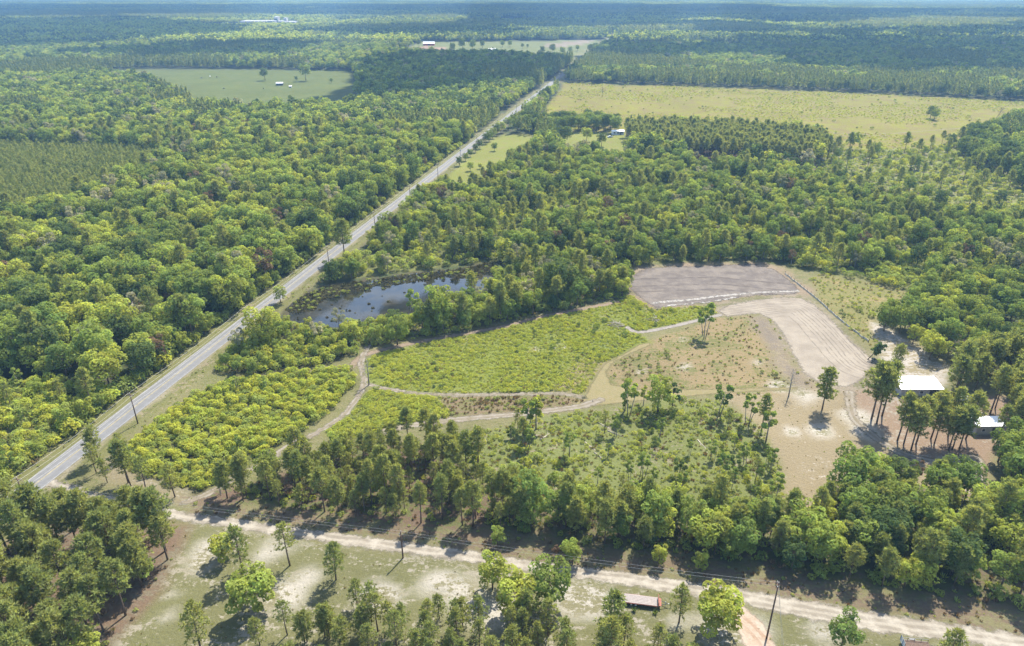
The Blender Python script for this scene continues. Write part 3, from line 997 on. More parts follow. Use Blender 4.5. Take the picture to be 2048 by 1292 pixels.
WEEDS = [shrub(81, .75, .8, 'weed', 80, .15), shrub(82, .55, .9, 'weed', 80, .15), shrub(83, .7, .7, 'weed_green', 70, .15), tuft(84, 'dry', 26, .7, .7),
         tuft(85, 'weed_green', 24, .7, .6), tuft(86, 'brown', 22, .8, .7), shrub(87, .9, .7, 'dark', 50, .2)]
# plantation pines
PLP = [pine(91, 7, 1.6, 'pine', .08, 60, .8, 5, .9), pine(92, 6.2, 1.5, 'pine_young', .08, 56, .8, 5, .9)]


def low_crown(seed, H, Rr, mat, n, ls, base=.12, nl=8):
    R = np.random.default_rng(seed)
    cz, hz = H * (base + (1 - base) * .5), H * (1 - base) * .5
    lobes = [((0, 0, cz), (Rr * .55, Rr * .55, hz * .65))]
    nl = nl * 2
    for i in range(nl):
        a, t = i * 2.4, (i + .5) / nl
        zz = -.6 + 1.5 * t
        rr = math.sqrt(max(.05, 1 - (zz * .85) ** 2)) * R.uniform(.4, .85)
        q = Rr * R.uniform(.2, .38)
        lobes.append(((rr * Rr * math.cos(a), rr * Rr * math.sin(a), cz + zz * hz * .8), (q, q, q * .85)))
    P, Nn, T = lobe_points(lobes, n, R, zmin=-.4)
    return leaf_mesh('crown', P, Nn, T, ls, .65, M[mat], R)


def low_pine(seed, H, Rr, mat, n, ls):
    R = np.random.default_rng(seed)
    t = R.random(n)
    z = H * (.25 + .75 * t)
    r = Rr * (1 - t) ** .6 * R.uniform(.4, 1, n)
    a = R.uniform(0, 6.28, n)
    P = np.stack([r * np.cos(a), r * np.sin(a), z], 1)
    Nn = unit(np.stack([np.cos(a), np.sin(a), np.full(n, .4)], 1))
    return leaf_mesh('crown', P, Nn, R.random(n), ls, .45, M[mat], R)


MIDL = [low_crown(101, 14, 5.2, 'green', 560, .64), low_crown(102, 13, 5.4, 'lime', 560, .64), low_crown(103, 16, 5.0, 'dark', 560, .64), low_crown(104, 12, 4.6, 'lime', 480, .6), low_crown(105, 15, 5.6, 'green', 600, .66), low_crown(106, 14, 4.4, 'grey', 440, .6)]
MIDP = [low_pine(111, 15, 2.8, 'pine', 130, .8), low_pine(112, 13, 2.6, 'pine', 120, .8), low_pine(113, 16, 3.0, 'pine_young', 130, .8)]
FARC = {k: low_crown(120 + i, 14, 5.2, k, 70, 1.7, nl=6) for i, k in enumerate(('green', 'lime', 'dark', 'grey'))}
FARP = low_pine(130, 15, 2.8, 'pine', 34, 1.5)
FARP2 = low_pine(131, 13, 2.8, 'pine_young', 34, 1.5)


def patch(seed, size, n, pool):
    R = np.random.default_rng(seed)
    xf = []
    g = int(math.ceil(math.sqrt(n)))
    for i in range(n):
        x = ((i % g) + .5 + R.uniform(-.35, .35)) / g * size - size / 2
        y = ((i // g) + .5 + R.uniform(-.35, .35)) / g * size - size / 2
        xf.append((pool[R.integers(len(pool))], (x, y, 0), R.uniform(0, 6.28), R.uniform(.75, 1.25)))
    return join_np('patch', xf)


PATCH = [patch(201, 34, 16, [FARC['green'], FARC['lime'], FARC['green'], FARC['dark']]), patch(202, 34, 16, [FARC['lime'], FARC['lime'], FARC['green']]),
         patch(203, 34, 40, [FARP, FARP2]), patch(204, 34, 24, [FARP2, FARC['dark'], FARC['green'], FARP])]
PATCHB = [patch(211, 90, 81, [FARC['green'], FARC['lime'], FARC['dark']]), patch(212, 90, 81, [FARC['lime'], FARC['green']]),
          patch(213, 90, 144, [FARP, FARP2, FARC['dark']]), patch(214, 90, 100, [FARP2, FARC['dark'], FARC['green']])]

# ------------------------------------------------------------------ plants: where they stand
PL = {'broad': [], 'pine': [], 'shrub': []}      # every placement: (x, y, rot, scale, variant key, label tail, group)


def jgrid(poly, step, jitter=.42, seed=0, edge=0.0, maxn=None):
    R = np.random.default_rng(1000 + seed)
    lo, hi = poly.min(0), poly.max(0)
    xs, ys = np.arange(lo[0], hi[0], step), np.arange(lo[1], hi[1], step * .87)
    X, Y = np.meshgrid(xs, ys)
    X = X + (np.arange(len(ys)) % 2)[:, None] * step * .5
    X = X.ravel() + R.uniform(-jitter, jitter, X.size) * step
    Y = Y.ravel() + R.uniform(-jitter, jitter, Y.size) * step
    k = sd_poly(poly, X, Y) > edge
    return X[k], Y[k], R


def in_view(X, Y, m=.16):
    px, py, d = project(np.asarray(X), np.asarray(Y), 0.0)
    return (d > 0) & (px > -2048 * m) & (px < 2048 * (1 + m)) & (py < 1292 + 330)


def away(X, Y, items):
    k = np.ones(len(X), bool)
    for poly, e in items:
        k &= sd_poly(poly, X, Y) < -e
    return k


def scatter(kind, poly, step, variants, weights, tail, group, smin=.75, smax=1.2, seed=0, avoid=(), keep=1.0, edge=0.0, lines=(), clump=None):
    X, Y, R = jgrid(poly, step, seed=seed, edge=edge)
    k = in_view(X, Y) & (R.random(len(X)) < keep)
    k &= away(X, Y, avoid)
    if clump:
        k &= fbm(X, Y, clump[0], seed) > clump[1]
    for ln, hw in lines:
        k &= sd_line(ln, X, Y)[0] > hw
    k &= np.abs(road_off(X, Y)) > 7.2
    X, Y = X[k], Y[k]
    v = R.choice(len(variants), len(X), p=np.array(weights) / sum(weights))
    for x, y, i in zip(X, Y, v):
        u = float(.6 + .8 * fbm(x, y, 9, 66)) if kind == 'shrub' else 1.0
        PL[kind].append((x, y, R.uniform(0, 6.28), R.uniform(smin, smax) * u, variants[i], tail, group))


Bv = lambda *i: [('BL', k) for k in i]
Pv = lambda *i: [('PN', k) for k in i]
Yv = lambda *i: [('YP', k) for k in i]
Sv = lambda *i: [('SAP', k) for k in i]
Hv = lambda *i: [('SH', k) for k in i]

scatter('pine', P_PINE_L, 4.6, Pv(0, 1, 2, 3), [3, 3, 2, 2], 'in the pine wood beside the sandy grass lot', 'pines in the wood beside the sandy lot', .78, 1.12, 1, keep=.92,
        avoid=[(GP([(90, 1150), (235, 1125), (245, 1160), (120, 1185)]), 0)])
scatter('broad', P_PINE_L, 15, Bv(7, 1, 0), [1, 1, 1], 'among the pines beside the sandy grass lot', 'leafy trees in the pine wood beside the lot', .5, .8, 2, keep=.5)
scatter('pine', P_TRI, 5.0, Yv(0, 2) + Pv(1), [2, 2, 1], 'at the corner of the paved and dirt roads', 'pines at the road corner', .8, 1.15, 3, keep=.7)
scatter('pine', P_PINE_C, 3.35, Pv(0, 2, 3) + Yv(0, 2), [1.5, 3, 1, 3, 3], 'in the pine stand between dirt road and thicket', 'pines in the stand by the dirt road', .62, .86, 4, keep=.85, lines=[(T_DIAG, 2.5)])
scatter('broad', P_PINE_C, 11, Bv(7, 0, 1) + Sv(0, 2), [1, 1, 1, 1, 1], 'in the pine stand between dirt road and thicket', 'leafy trees in the pine stand', .45, .75, 5, keep=.45)
scatter('broad', P_MIX_R, 5.6, Bv(0, 1, 2, 5, 7, 4), [3, 3, 2, 3, 3, 1], 'in the mixed strip of wood along the dirt road', 'leafy trees in the strip along the dirt road', .55, .86, 6, keep=.85)
scatter('pine', P_MIX_R, 5.6, Pv(0, 1, 2, 3), [2, 3, 1, 3], 'in the mixed strip of wood along the dirt road', 'pines in the strip along the dirt road', .62, .9, 7, keep=.72)
scatter('broad', P_SEMI, 8.2, Sv(0, 1, 2, 3), [3, 3, 3, 1], 'in the brushy cut-over clearing', 'saplings left in the brushy clearing', .5, .85, 8, keep=.4)
scatter('broad', GP([(1270, 930), (1400, 900), (1500, 900), (1560, 960), (1560, 1040), (1400, 1030), (1250, 1015)]), 6.5, Sv(2, 3, 0), [2, 2, 2], 'in the brushy cut-over clearing', 'saplings left in the brushy clearing', .5, .85, 88, keep=.55)
scatter('pine', P_SEMI, 10.5, Yv(0, 2) + Pv(2), [2, 2, 1], 'in the brushy cut-over clearing', 'pines left in the brushy clearing', .55, .8, 9, keep=.3)
P_HPINES = GP([(1775, 882), (1800, 874), (1890, 868), (1925, 860), (1960, 812), (2060, 800), (2060, 890), (1985, 892), (1890, 908), (1840, 905), (1785, 895)])
scatter('pine', P_HPINES, 4.0, Pv(0, 1, 2), [3, 3, 2], 'around the white metal-roofed sheds', 'pines around the white-roofed sheds', .86, 1.04, 10, keep=.85, avoid=[(GP([(1930, 845), (2015, 838), (2030, 900), (1945, 900)]), 0), (GP([(1905, 795), (1975, 795), (1975, 845), (1905, 845)]), 0)])
P_HB = GP([(1890, 772), (1930, 745), (2060, 720), (2150, 740), (2150, 830), (2060, 800), (1960, 790), (1905, 795)])
scatter('pine', P_HB, 5.2, Pv(0, 1, 3), [2, 3, 2], 'behind the white metal-roofed sheds', 'pines behind the white-roofed sheds', .85, 1.15, 11, keep=.85)
P_RF = GP([(1745, 648), (1800, 615), (1860, 600), (2048, 560), (2300, 560), (2300, 740), (2060, 735), (1930, 752), (1880, 742), (1835, 700), (1780, 672)])
scatter('broad', P_RF, 5.4, Bv(0, 1, 4, 5, 7, 2), [3, 3, 2, 3, 2, 1], 'in the wood beyond the graded sand lot', 'leafy trees in the wood beyond the graded lot', .42, .8, 12, keep=.95)
P_RL = GP([(1990, 905), (2060, 890), (2250, 900), (2250, 1100), (2060, 1050), (2030, 1020), (2000, 965)])
scatter('broad', P_RL, 6.2, Bv(0, 1, 5, 4), [3, 2, 2, 1], 'beside the sandy track near the sheds', 'leafy trees beside the sandy shed track', .6, .95, 13)
P_BANKL = GP([(600, 640), (880, 590), (890, 625), (880, 645), (860, 655), (760, 665), (700, 700), (600, 690)])
scatter('broad', P_BANK, 4.8, Bv(0, 1, 5, 6, 7, 4), [2, 3, 2, 2, 2, 1], 'on the bank between pond and weedy field', 'leafy trees on the pond bank', .45, .75, 14, avoid=[(P_POND, 1.0), (P_BANKL, 0)], keep=.9)
scatter('broad', P_BANKL, 4.6, Bv(7, 6, 1) + Sv(0, 2, 3), [2, 1, 1, 2, 2, 1], 'on the low pond bank above the weedy field', 'small trees on the low pond bank', .3, .6, 114, avoid=[(P_POND, 2.0)], keep=.7)
scatter('pine', P_BANK, 9.0, Pv(1, 2, 0), [1, 1, 1], 'on the bank between pond and weedy field', 'pines on the pond bank', .7, 1.0, 15, avoid=[(P_POND, 1.0), (P_BANKL, 0)], keep=.6)
scatter('broad', P_BUSH, 4.2, Bv(7, 1, 0, 5) + Sv(3), [4, 3, 2, 1, 2], 'in the bushy clump between paved road and pond', 'bushy trees between road and pond', .26, .44, 16, avoid=[(P_POND, 1.0)], lines=[(T_DIAG, 2.5)])
# woods left of the road: near, then everything that is not open
P_WL = np.array([road_pt(-260, -7.6)[:2], road_pt(420, -7.6)[:2], (-520, 600), (-520, -80)])
scatter('broad', P_WL, 6.7, Bv(0, 1, 2, 3, 4, 5, 6, 8, 7, 10), [3, 3.8, 2.4, 3.4, 1.6, 2.4, 1.4, .8, 1.5, .5], 'in the dense wood across the paved road', 'leafy trees in the wood across the road', .5, 1.18, 17, avoid=[(P_LOWSCRUB, 1), (P_PLANT, 1)], keep=.97)
scatter('pine', P_WL, 17, Pv(0, 1, 2), [1, 1, 1], 'in the dense wood across the paved road', 'pines in the wood across the road', .95, 1.25, 18, avoid=[(P_LOWSCRUB, 1), (P_PLANT, 1)], keep=.6)
scatter('broad', P_LOWSCRUB, 9, Bv(7, 1) + Sv(0, 2, 1), [1, .6, 2, 2, 2], 'in the low scrub across the paved road', 'small trees in the scrub across the road', .4, .8, 19, keep=.7)
scatter('pine', P_LOWSCRUB, 13, Yv(2, 0) + Pv(2), [1, 1, 1], 'in the low scrub across the paved road', 'pines in the scrub across the road', .8, 1.0, 20, keep=.6)
# woods beyond the pond and pad
scatter('broad', P_WM, 5.3, Bv(0, 1, 2, 4, 5, 6, 7, 3, 10), [3, 3.2, 2.4, 2, 3, 1.4, 2.4, 1, .4], 'in the wood beyond the pond and dirt pad', 'leafy trees in the wood beyond the pond', .34, .84, 21, clump=(22, .43), avoid=[(P_POND, 4), (P_PAD, 2), (P_CLEAR_R, 1), (P_LAWN1, 1), (P_LAWN2, 1), (P_PINESTAND, 0), (P_STRAW, 0), (P_SCRUB_R, 0)], keep=.95)
scatter('shrub', P_WM, 4.2, Hv(0, 2, 3), [2, 3, 1], 'in the gaps of the wood beyond the pond', 'bushes in the wood beyond the pond', .8, 1.8, 28, avoid=[(P_POND, 3), (P_PAD, 2), (P_CLEAR_R, 1), (P_LAWN1, 1), (P_LAWN2, 1)])
scatter('pine', P_WM, 9.5, Pv(0, 1, 2, 3), [1, 1, 1, 1], 'in the wood beyond the pond and dirt pad', 'pines in the wood beyond the pond', .55, .95, 22, avoid=[(P_POND, 4), (P_PAD, 2), (P_CLEAR_R, 1), (P_LAWN1, 1), (P_LAWN2, 1), (P_PINESTAND, 0), (P_STRAW, 0), (P_SCRUB_R, 0)], keep=.65, clump=(30, .44))
scatter('pine', P_PINESTAND, 4.8, Pv(0, 2, 1), [2, 2, 1], 'in the tall pine stand by the homestead', 'pines in the stand by the homestead', .85, 1.1, 23)
scatter('pine', P_SCRUB_R, 17, Pv(0, 2), [1, 1], 'in the brush beside the open field', 'pines in the brush beside the field', .7, 1.1, 24, keep=.4)
scatter('broad', P_SCRUB_R, 11, Bv(7, 0, 4) + Sv(2, 3), [1, 1, 1, 2, 2], 'in the brush beside the open field', 'leafy trees in the brush beside the field', .35, .8, 25, keep=.5)
scatter('broad', P_BELT, 8, Bv(0, 4, 5, 8, 2), [2, 2, 2, 2, 1], 'in the tree belt behind the homestead lawn', 'leafy trees in the homestead belt', .7, .95, 26)
scatter('broad', GP([(1925, 285), (1990, 262), (2060, 245), (2200, 260), (2200, 400), (2048, 385), (2000, 350), (1950, 335), (1915, 310)]), 9, Bv(0, 4, 8, 5), [1, 2, 2, 1], 'in the dark clump beside the open field', 'leafy trees in the clump beside the field', .75, 1.1, 27)
# shrubs
scatter('shrub', P_THICKET, 1.65, Hv(0, 1, 2, 3), [5, 4, 4, 1.2], 'in the lime green thicket by the paved road', 'bushes in the lime thicket', .38, 1.05, 31, lines=[(T_DIAG, 1.8)], keep=.9)
scatter('broad', P_THICKET, 11, Sv(0, 1, 2), [1, 2, 1], 'in the lime green thicket by the paved road', 'saplings in the lime thicket', .4, .7, 131, lines=[(T_DIAG, 1.8)], keep=.4)
scatter('shrub', P_LOWSCRUB, 2.8, Hv(0, 1, 2, 3), [3, 3, 3, 1.5], 'in the low scrub across the paved road', 'bushes in the scrub across the road', .8, 1.4, 32)
P_EDGE = np.array([road_pt(-60, -10.5)[:2], road_pt(420, -10.5)[:2], road_pt(420, -6.8)[:2], road_pt(-60, -6.8)[:2]])
scatter('shrub', P_EDGE, 2.4, Hv(2, 3, 0, 4), [3, 3, 1, 1], 'along the edge of the wood across the road', 'bushes edging the wood across the road', .9, 1.9, 30)
scatter('broad', P_EDGE, 4.6, Bv(7, 4, 0) + Sv(3), [2, 2, 2, 1], 'along the edge of the wood across the road', 'small edge trees of the wood across the road', .35, .65, 29, keep=.8)
scatter('shrub', P_BUSH, 3.0, Hv(0, 2, 3), [2, 2, 1], 'in the bushy clump between paved road and pond', 'bushes between road and pond', .9, 1.4, 33, avoid=[(P_POND, .5)])
scatter('shrub', P_BANK, 3.6, Hv(0, 2, 3, 4), [2, 2, 2, 1], 'on the bank between pond and weedy field', 'bushes on the pond bank', .8, 1.3, 34, avoid=[(P_POND, .5)])
scatter('shrub', P_SEMI, 2.6, Hv(0, 2, 3, 4), [3.5, 3.5, 1, .3], 'in the brushy cut-over clearing', 'bushes in the brushy clearing', .25, .9, 35, keep=.5, clump=(9, .58))
scatter('shrub', P_TAN, 4.0, Hv(3, 4, 2), [2, 3, 1], 'on the tan grass beside the graded lot', 'bushes on the tan grass', .22, .6, 36, keep=.7, clump=(11, .5), avoid=[(P_APRON, .5), (P_GRADED, .5), (P_GREYSOIL, 0)])
scatter('shrub', GP([(1080, 640), (1240, 605), (1310, 622), (1420, 618), (1270, 664), (1290, 680), (1200, 715), (1110, 740), (1050, 700)]), 5.0, Hv(4, 3), [3, 2], 'in the weedy field', 'bushes in the weedy field', .5, .9, 37, keep=.5, avoid=[(P_APRON, .5), (P_PAD, .5), (P_GREENPATCH, 0)])
scatter('shrub', P_CLEAR_R, 4.0, Hv(0, 3, 4), [2, 2, 2], 'on the grassy strip past the silt fence', 'bushes past the silt fence', .4, 1.0, 38, keep=.6, clump=(12, .52))
scatter('shrub', P_BIG, 16, Hv(3, 4, 2), [1, 2, 1], 'scattered over the open field', 'bushes on the open field', .5, 1.2, 39, keep=.35)
scatter('shrub', P_MIX_R, 4.5, Hv(2, 3), [1, 1], 'under the mixed strip of wood', 'bushes under the strip of wood', .7, 1.2, 40, keep=.7)
scatter('shrub', P_SCRUB_R, 6, Hv(0, 2, 3, 4), [2, 2, 1, 1], 'in the brush beside the open field', 'bushes in the brush beside the field', .8, 1.6, 41, keep=.7)

# single trees: (kind, base pixel, top pixel y, variant, label)
SINGLE = [
    ('pine', (486, 1144), 1054, ('YP', 0), 'slender young pine beside the small bright round tree, near the dirt road'),
    ('pine', (580, 1131), 1049, ('YP', 2), 'thin young pine close to the dirt road edge, its shadow on sand'),
    ('pine', (672, 1160), 1088, ('YP', 1), 'young pine alone on patchy grass near the short pole'),
    ('pine', (400, 1292), 1210, ('YP', 1), 'young pine standing alone on plain grass near the pine wood'),
    ('pine', (1358, 1245), 1172, ('YP', 0), 'open young pine at the tongue of the red trailer'),
    ('pine', (1644, 820), 738, ('PN', 3), 'lone full pine at the foot of the graded lot, over its round shadow'),
    ('pine', (1222, 1278), 1184, ('YP', 1), 'young pine overlapping the rear of the red flatbed trailer'),
    ('pine', (1215, 1330), 1240, ('YP', 1), 'young pine among the row of pines, close behind the red trailer'),
    ('pine', (1995, 880), 812, ('PN', 0), 'pine at the corner of the small white-roofed shed'),
    ('pine', (1743, 838), 728, ('PN', 1), 'tall pine at the outer edge of the clump left by the long shed'),
    ('pine', (1753, 848), 738, ('PN', 0), 'tall pine leading the clump at the end of the long shed'),
    ('pine', (1764, 832), 724, ('PN', 2), 'slim pine inside the clump at the end of the long shed'),
    ('pine', (1790, 742), 690, ('PN', 1), 'pine standing behind the end of the long white-roofed shed'),
    ('pine', (1905, 800), 715, ('PN', 1), 'broad dark pine at the far end of the long shed'),
    ('broad', (510, 1222), 1140, ('BL', 9), 'round bright green tree on white sand with a dark shadow'),
    ('broad', (448, 1118), 1072, ('BL', 9), 'small bright green round tree on the sandy lot'),
    ('broad', (985, 1178), 1107, ('BL', 7), 'pale green open tree at the lower edge of the dirt road'),
    ('broad', (1034, 1228), 1150, ('BL', 9), 'vivid yellow-green upright tree between two paler trees'),
    ('broad', (1095, 1215), 1122, ('BL', 0), 'large green round tree between dirt road and young pines'),
    ('broad', (1432, 1262), 1178, ('BL', 9), 'green round tree by the sandy driveway, next to the trailer pine'),
    ('broad', (1680, 1300), 1226, ('BL', 5), 'green tree at the dirt road edge past the tall wooden pole'),
    ('pine', (1885, 1340), 1262, ('YP', 1), 'dark tufted tree beside the brown utility trailer'),
    ('broad', (1408, 672), 600, ('SAP', 2), 'slim dark tree clump alone on tan grass beside the grey track'),
    ('broad', (1057, 860), 790, ('SAP', 0), 'thin paired saplings beside the lower dirt track'),
    ('broad', (1072, 858), 785, ('SAP', 1), 'thin light sapling beside the lower dirt track'),
    ('broad', (1257, 828), 752, ('SAP', 2), 'dark slim tree at the edge of the mown grass track'),
    ('broad', (1315, 825), 748, ('BL', 7), 'leafy bushy tree at the edge of the mown grass track'),
    ('broad', (1345, 815), 765, ('SAP', 3), 'short bushy tree beside the larger one on the grass track'),
    ('broad', (1440, 832), 760, ('SAP', 0), 'tall thin sapling on the corner of the cleared brush'),
    ('broad', (1495, 850), 785, ('SAP', 2), 'forked thin sapling standing on tan bare grass'),
    ('broad', (1532, 882), 815, ('SAP', 1), 'slim leaning sapling on the border of tan grass'),
    ('broad', (1700, 975), 885, ('BL', 5), 'rounded green tree on the edge of tan lawn with a dark shadow'),
    ('broad', (562, 606), 568, ('BL', 7), 'small dense green tree between paved road and pond'),
    ('broad', (530, 690), 610, ('BL', 3), 'yellow-green tree beside the road pole near the pond'),
    ('broad', (480, 705), 655, ('BL', 6), 'pale grey-leaved tree leaning over the paved road verge'),
    ('broad', (830, 640), 572, ('SAP', 2), 'pale green slim tree standing in front of the open water'),
    ('broad', (880, 655), 565, ('BL', 7), 'tall pale green tree on the near pond shore'),
    ('broad', (795, 690), 630, ('BL', 0), 'full green tree at the corner of pond bank and weedy field'),
    ('broad', (1115, 600), 505, ('BL', 4), 'dark tall tree on the bank at the pond end'),
    ('broad', (545, 402 + 20), 385, ('BL', 3), 'rounded tree with a flat bright crown in the wood'),
    ('pine', (690, 520), 440, ('PN', 1), 'broad-topped pine leaning over the paved road near the pond'),
    ('broad', (1128, 292), 248, ('BL', 8), 'wide spreading oak on the homestead lawn'),
    ('broad', (1078, 296), 258, ('BL', 8), 'low domed oak at the homestead lawn edge'),
    ('broad', (1107, 280), 246, ('BL', 4), 'dark oak between two domed oaks at the homestead'),
    ('broad', (1173, 283), 252, ('BL', 1), 'bright green lone tree on the homestead lawn'),
    ('broad', (1203, 293), 262, ('BL', 4), 'dark round tree near the white mobile home'),
    ('broad', (989, 302), 284, ('BL', 0), 'small lawn tree inside the roadside hedge'),
    ('broad', (941, 342), 322, ('BL', 7), 'small tree on the bright lawn by the road hedge'),
    ('broad', (960, 338), 325, ('BL', 1), 'smallest tree on the bright lawn by the road hedge'),
    ('broad', (1002, 266), 240, ('BL', 1), 'pointed bright tree at the homestead drive beside the road'),
    ('broad', (530, 161), 133, ('BL', 8), 'dark round oak alone in the pasture'),
    ('broad', (612, 162), 125, ('BL', 5), 'large open oak in the pasture above dark bushes'),
    ('broad', (593, 162), 151, ('BL', 4), 'low dark tree at the foot of the large pasture oak'),
    ('broad', (663, 166), 155, ('BL', 0), 'small round tree by the pasture corner'),
    ('broad', (1860, 237), 208, ('BL', 4), 'dark bushy tree clump standing in the open field'),
    ('broad', (1868, 240), 215, ('BL', 0), 'tree in the dark clump in the open field'),
]
for i, (kind, (bx, by), ty, var, lab) in enumerate(SINGLE):
    x, y = G(bx, by)
    bb = (ty - 646) / F_PX
    hh = CAM_H - y * (bb * CP + SP) / (CP - bb * SP)
    PL[kind].append((x, y, i * 1.3, hh, var, '!' + lab, None))
# hedge of round trees along the road at the homestead
for (px, py, h) in [(903, 332, 7), (914, 322, 6), (924, 314, 6), (933, 305, 7), (945, 298, 8), (957, 288, 9), (966, 283, 9), (978, 277, 9), (985, 271, 10)]:
    x, y = G(px, py)
    x += max(0.0, 9.5 - road_off(x, y))
    PL['broad'].append((x, y, px, h / 14.0, ('BL', 4 if px % 2 else 0), 'in the row of round trees between homestead lawn and road', 'hedge trees by the homestead'))
# rows of dim trees in the far farm field
for (px, py, h) in [(905, 100, 18), (925, 97, 20), (945, 96, 20), (965, 92, 16), (1005, 90, 14), (1020, 90, 14), (1085, 104, 15), (1105, 104, 16), (1125, 106, 15), (1140, 102, 12), (1155, 98, 12), (1190, 100, 18), (1205, 97, 18), (1180, 104, 16), (838, 90, 14), (1045, 93, 9), (1055, 92, 8)]:
    x, y = G(px, py + 4)
    PL['broad'].append((x, y, px, h / 14.0, ('BL', (0, 8, 4)[px % 3]), 'standing among the far farm fields', 'trees in the far farm fields'))
# young pines on the lot by the driveway
lot_pines = GP([(560, 1330), (640, 1250), (700, 1215), (760, 1240), (900, 1235), (1000, 1245), (1120, 1250), (1200, 1275), (1290, 1300), (1400, 1330), (1400, 1500), (560, 1500)])
scatter('pine', lot_pines, 3.9, Yv(0, 1, 2), [2, 3, 1], 'on the sandy grass lot near the trailer', 'young pines on the sandy lot', .8, 1.12, 51, keep=.82)
for (px, py) in [(520, 1290), (575, 1270), (610, 1285), (650, 1275), (657, 1274), (715, 1215), (780, 1260), (735, 1270), (858, 1258), (925, 1250), (655, 1272), (690, 1290)]:
    x, y = G(px, py)
    PL['pine'].append((x, y, px * .7, random.uniform(.85, 1.1), ('YP', px % 3), 'on the sandy grass lot near the trailer', 'young pines on the sandy lot'))
# edge trees in front of the strip of wood
for (px, py, k) in [(1145, 1128, 7), (1140, 1120, 1), (1318, 1128, 7), (1400, 1140, 7), (995, 1090, 7)]:
    x, y = G(px, py)
    PL['broad'].append((x, y, px, .42, ('BL', k), 'at the front edge of the wood along the dirt road', 'small edge trees along the dirt road'))

HT = {'BL': BL, 'PN': PN, 'YP': YP, 'SAP': SAP, 'SH': SH}
FAM = {'broad': ('broadleaf_tree', 'tree'), 'pine': ('pine_tree', 'pine tree'), 'shrub': ('bush', 'bush')}
REST = {'broad': [], 'pine': [], 'shrub': []}
LIMIT = {'broad': 300, 'pine': 300, 'shrub': 300}
for kind, items in PL.items():
    seen, rows = set(), []
    for it in items:
        x, y, r, s, (fam, vi), tail, grp = it
        h = HT[fam][vi][2]
        single = tail.startswith('!')
        if single:
            s = s / h
        px, py, d = project(x, y, h * s * .6)
        vis = (-20 < px < 2068) and (-20 < py < 1310)
        rows.append((1e9 if single else (h * s / d if vis else 0), (x, y, r, s, fam, vi, tail, grp)))
    rows.sort(key=lambda q: -q[0])
    name, cat = FAM[kind]
    SZ = {}
    for g_ in set(q[1][7] for q in rows):
        v_ = np.array([q[1][3] for q in rows if q[1][7] == g_])
        SZ[g_] = (np.quantile(v_, .3), np.quantile(v_, .7))
    for j, (sz, (x, y, r, s, fam, vi, tail, grp)) in enumerate(rows):
        if j < LIMIT[kind] and sz > 0:
            me, look, h = HT[fam][vi]
            big = 'small ' if s < SZ[grp][0] else 'large ' if s > SZ[grp][1] else ''
            lk = big + look.replace('small ', '').replace('smaller ', '') if big else look
            lab = tail[1:] if tail.startswith('!') else lk + ' ' + tail
            if kind == 'shrub':
                o = link(name, me, None, (x, y, -.03), label=lab, category=cat)
                o.rotation_euler.z = r
                o.scale = (s, s, s)
            else:
                o = empty(name, (x, y, 0), r, s, label=lab, category=cat)
                link('trunk', me[0], o)
                link('crown', me[1], o)
            if grp:
                o['group'] = lk + ', ' + grp
        else:
            REST[kind].append((x, y, r, s, fam, vi))

# ------------------------------------------------------------------ the uncounted rest, as instances
GN_I = [0]


def gn_stuff(name, protos, pts, label=None, category=None):
    """pts: list of (x, y, rot, scale, proto index); one object"""
    if not len(pts):
        return
    A = np.array(pts, float)
    me = bpy.data.meshes.new(name)
    me.vertices.add(len(A))
    co = np.zeros((len(A), 3), np.float32)
    co[:, :2] = A[:, :2]
    if A.shape[1] > 5:
        co[:, 2] = A[:, 5]
    me.vertices.foreach_set("co", co.ravel())
    for k, v in (('rz', A[:, 2]), ('sc', A[:, 3]), ('pid', A[:, 4])):
        a = me.attributes.new(k, 'FLOAT', 'POINT')
        a.data.foreach_set("value", v.astype(np.float32))
    o = link(name, me, kind='stuff')
    if label:
        o['label'] = label
        o['category'] = category
    ng = bpy.data.node_groups.new('spread_plants', 'GeometryNodeTree')
    ng.interface.new_socket('Geometry', in_out='INPUT', socket_type='NodeSocketGeometry')
    ng.interface.new_socket('Geometry', in_out='OUTPUT', socket_type='NodeSocketGeometry')
    nd = ng.nodes
    gi, go = nd.new('NodeGroupInput'), nd.new('NodeGroupOutput')
    jn = nd.new('GeometryNodeJoinGeometry')

    def named(n):
        q = nd.new('GeometryNodeInputNamedAttribute')
        q.data_type = 'FLOAT'
        q.inputs[0].default_value = n
        return next(s for s in q.outputs if s.enabled and s.name == 'Attribute')
    rz, sc, pid = named('rz'), named('sc'), named('pid')
    cx = nd.new('ShaderNodeCombineXYZ')
    ng.links.new(rz, cx.inputs[2])
    for i, pm in enumerate(protos):
        po = bpy.data.objects.new('plant_source', pm)
        oi = nd.new('GeometryNodeObjectInfo')
        oi.inputs['Object'].default_value = po
        oi.inputs['As Instance'].default_value = True
        cmp_ = nd.new('FunctionNodeCompare')
        cmp_.data_type, cmp_.operation = 'FLOAT', 'EQUAL'
        ng.links.new(pid, cmp_.inputs[0])
        cmp_.inputs[1].default_value = float(i)
        cmp_.inputs[12].default_value = .1
        ip = nd.new('GeometryNodeInstanceOnPoints')
        ng.links.new(gi.outputs[0], ip.inputs['Points'])
        ng.links.new(cmp_.outputs[0], ip.inputs['Selection'])
        ng.links.new(oi.outputs['Geometry'], ip.inputs['Instance'])
        ng.links.new(cx.outputs[0], ip.inputs['Rotation'])
        ng.links.new(sc, ip.inputs['Scale'])
        ng.links.new(ip.outputs[0], jn.inputs[0])
    ng.links.new(jn.outputs[0], go.inputs[0])
    md = o.modifiers.new('spread', 'NODES')
    md.node_group = ng
    return o


def whole(pair):
    return join_np('plant', [(pair[0], (0, 0, 0), 0, 1), (pair[1], (0, 0, 0), 0, 1)])


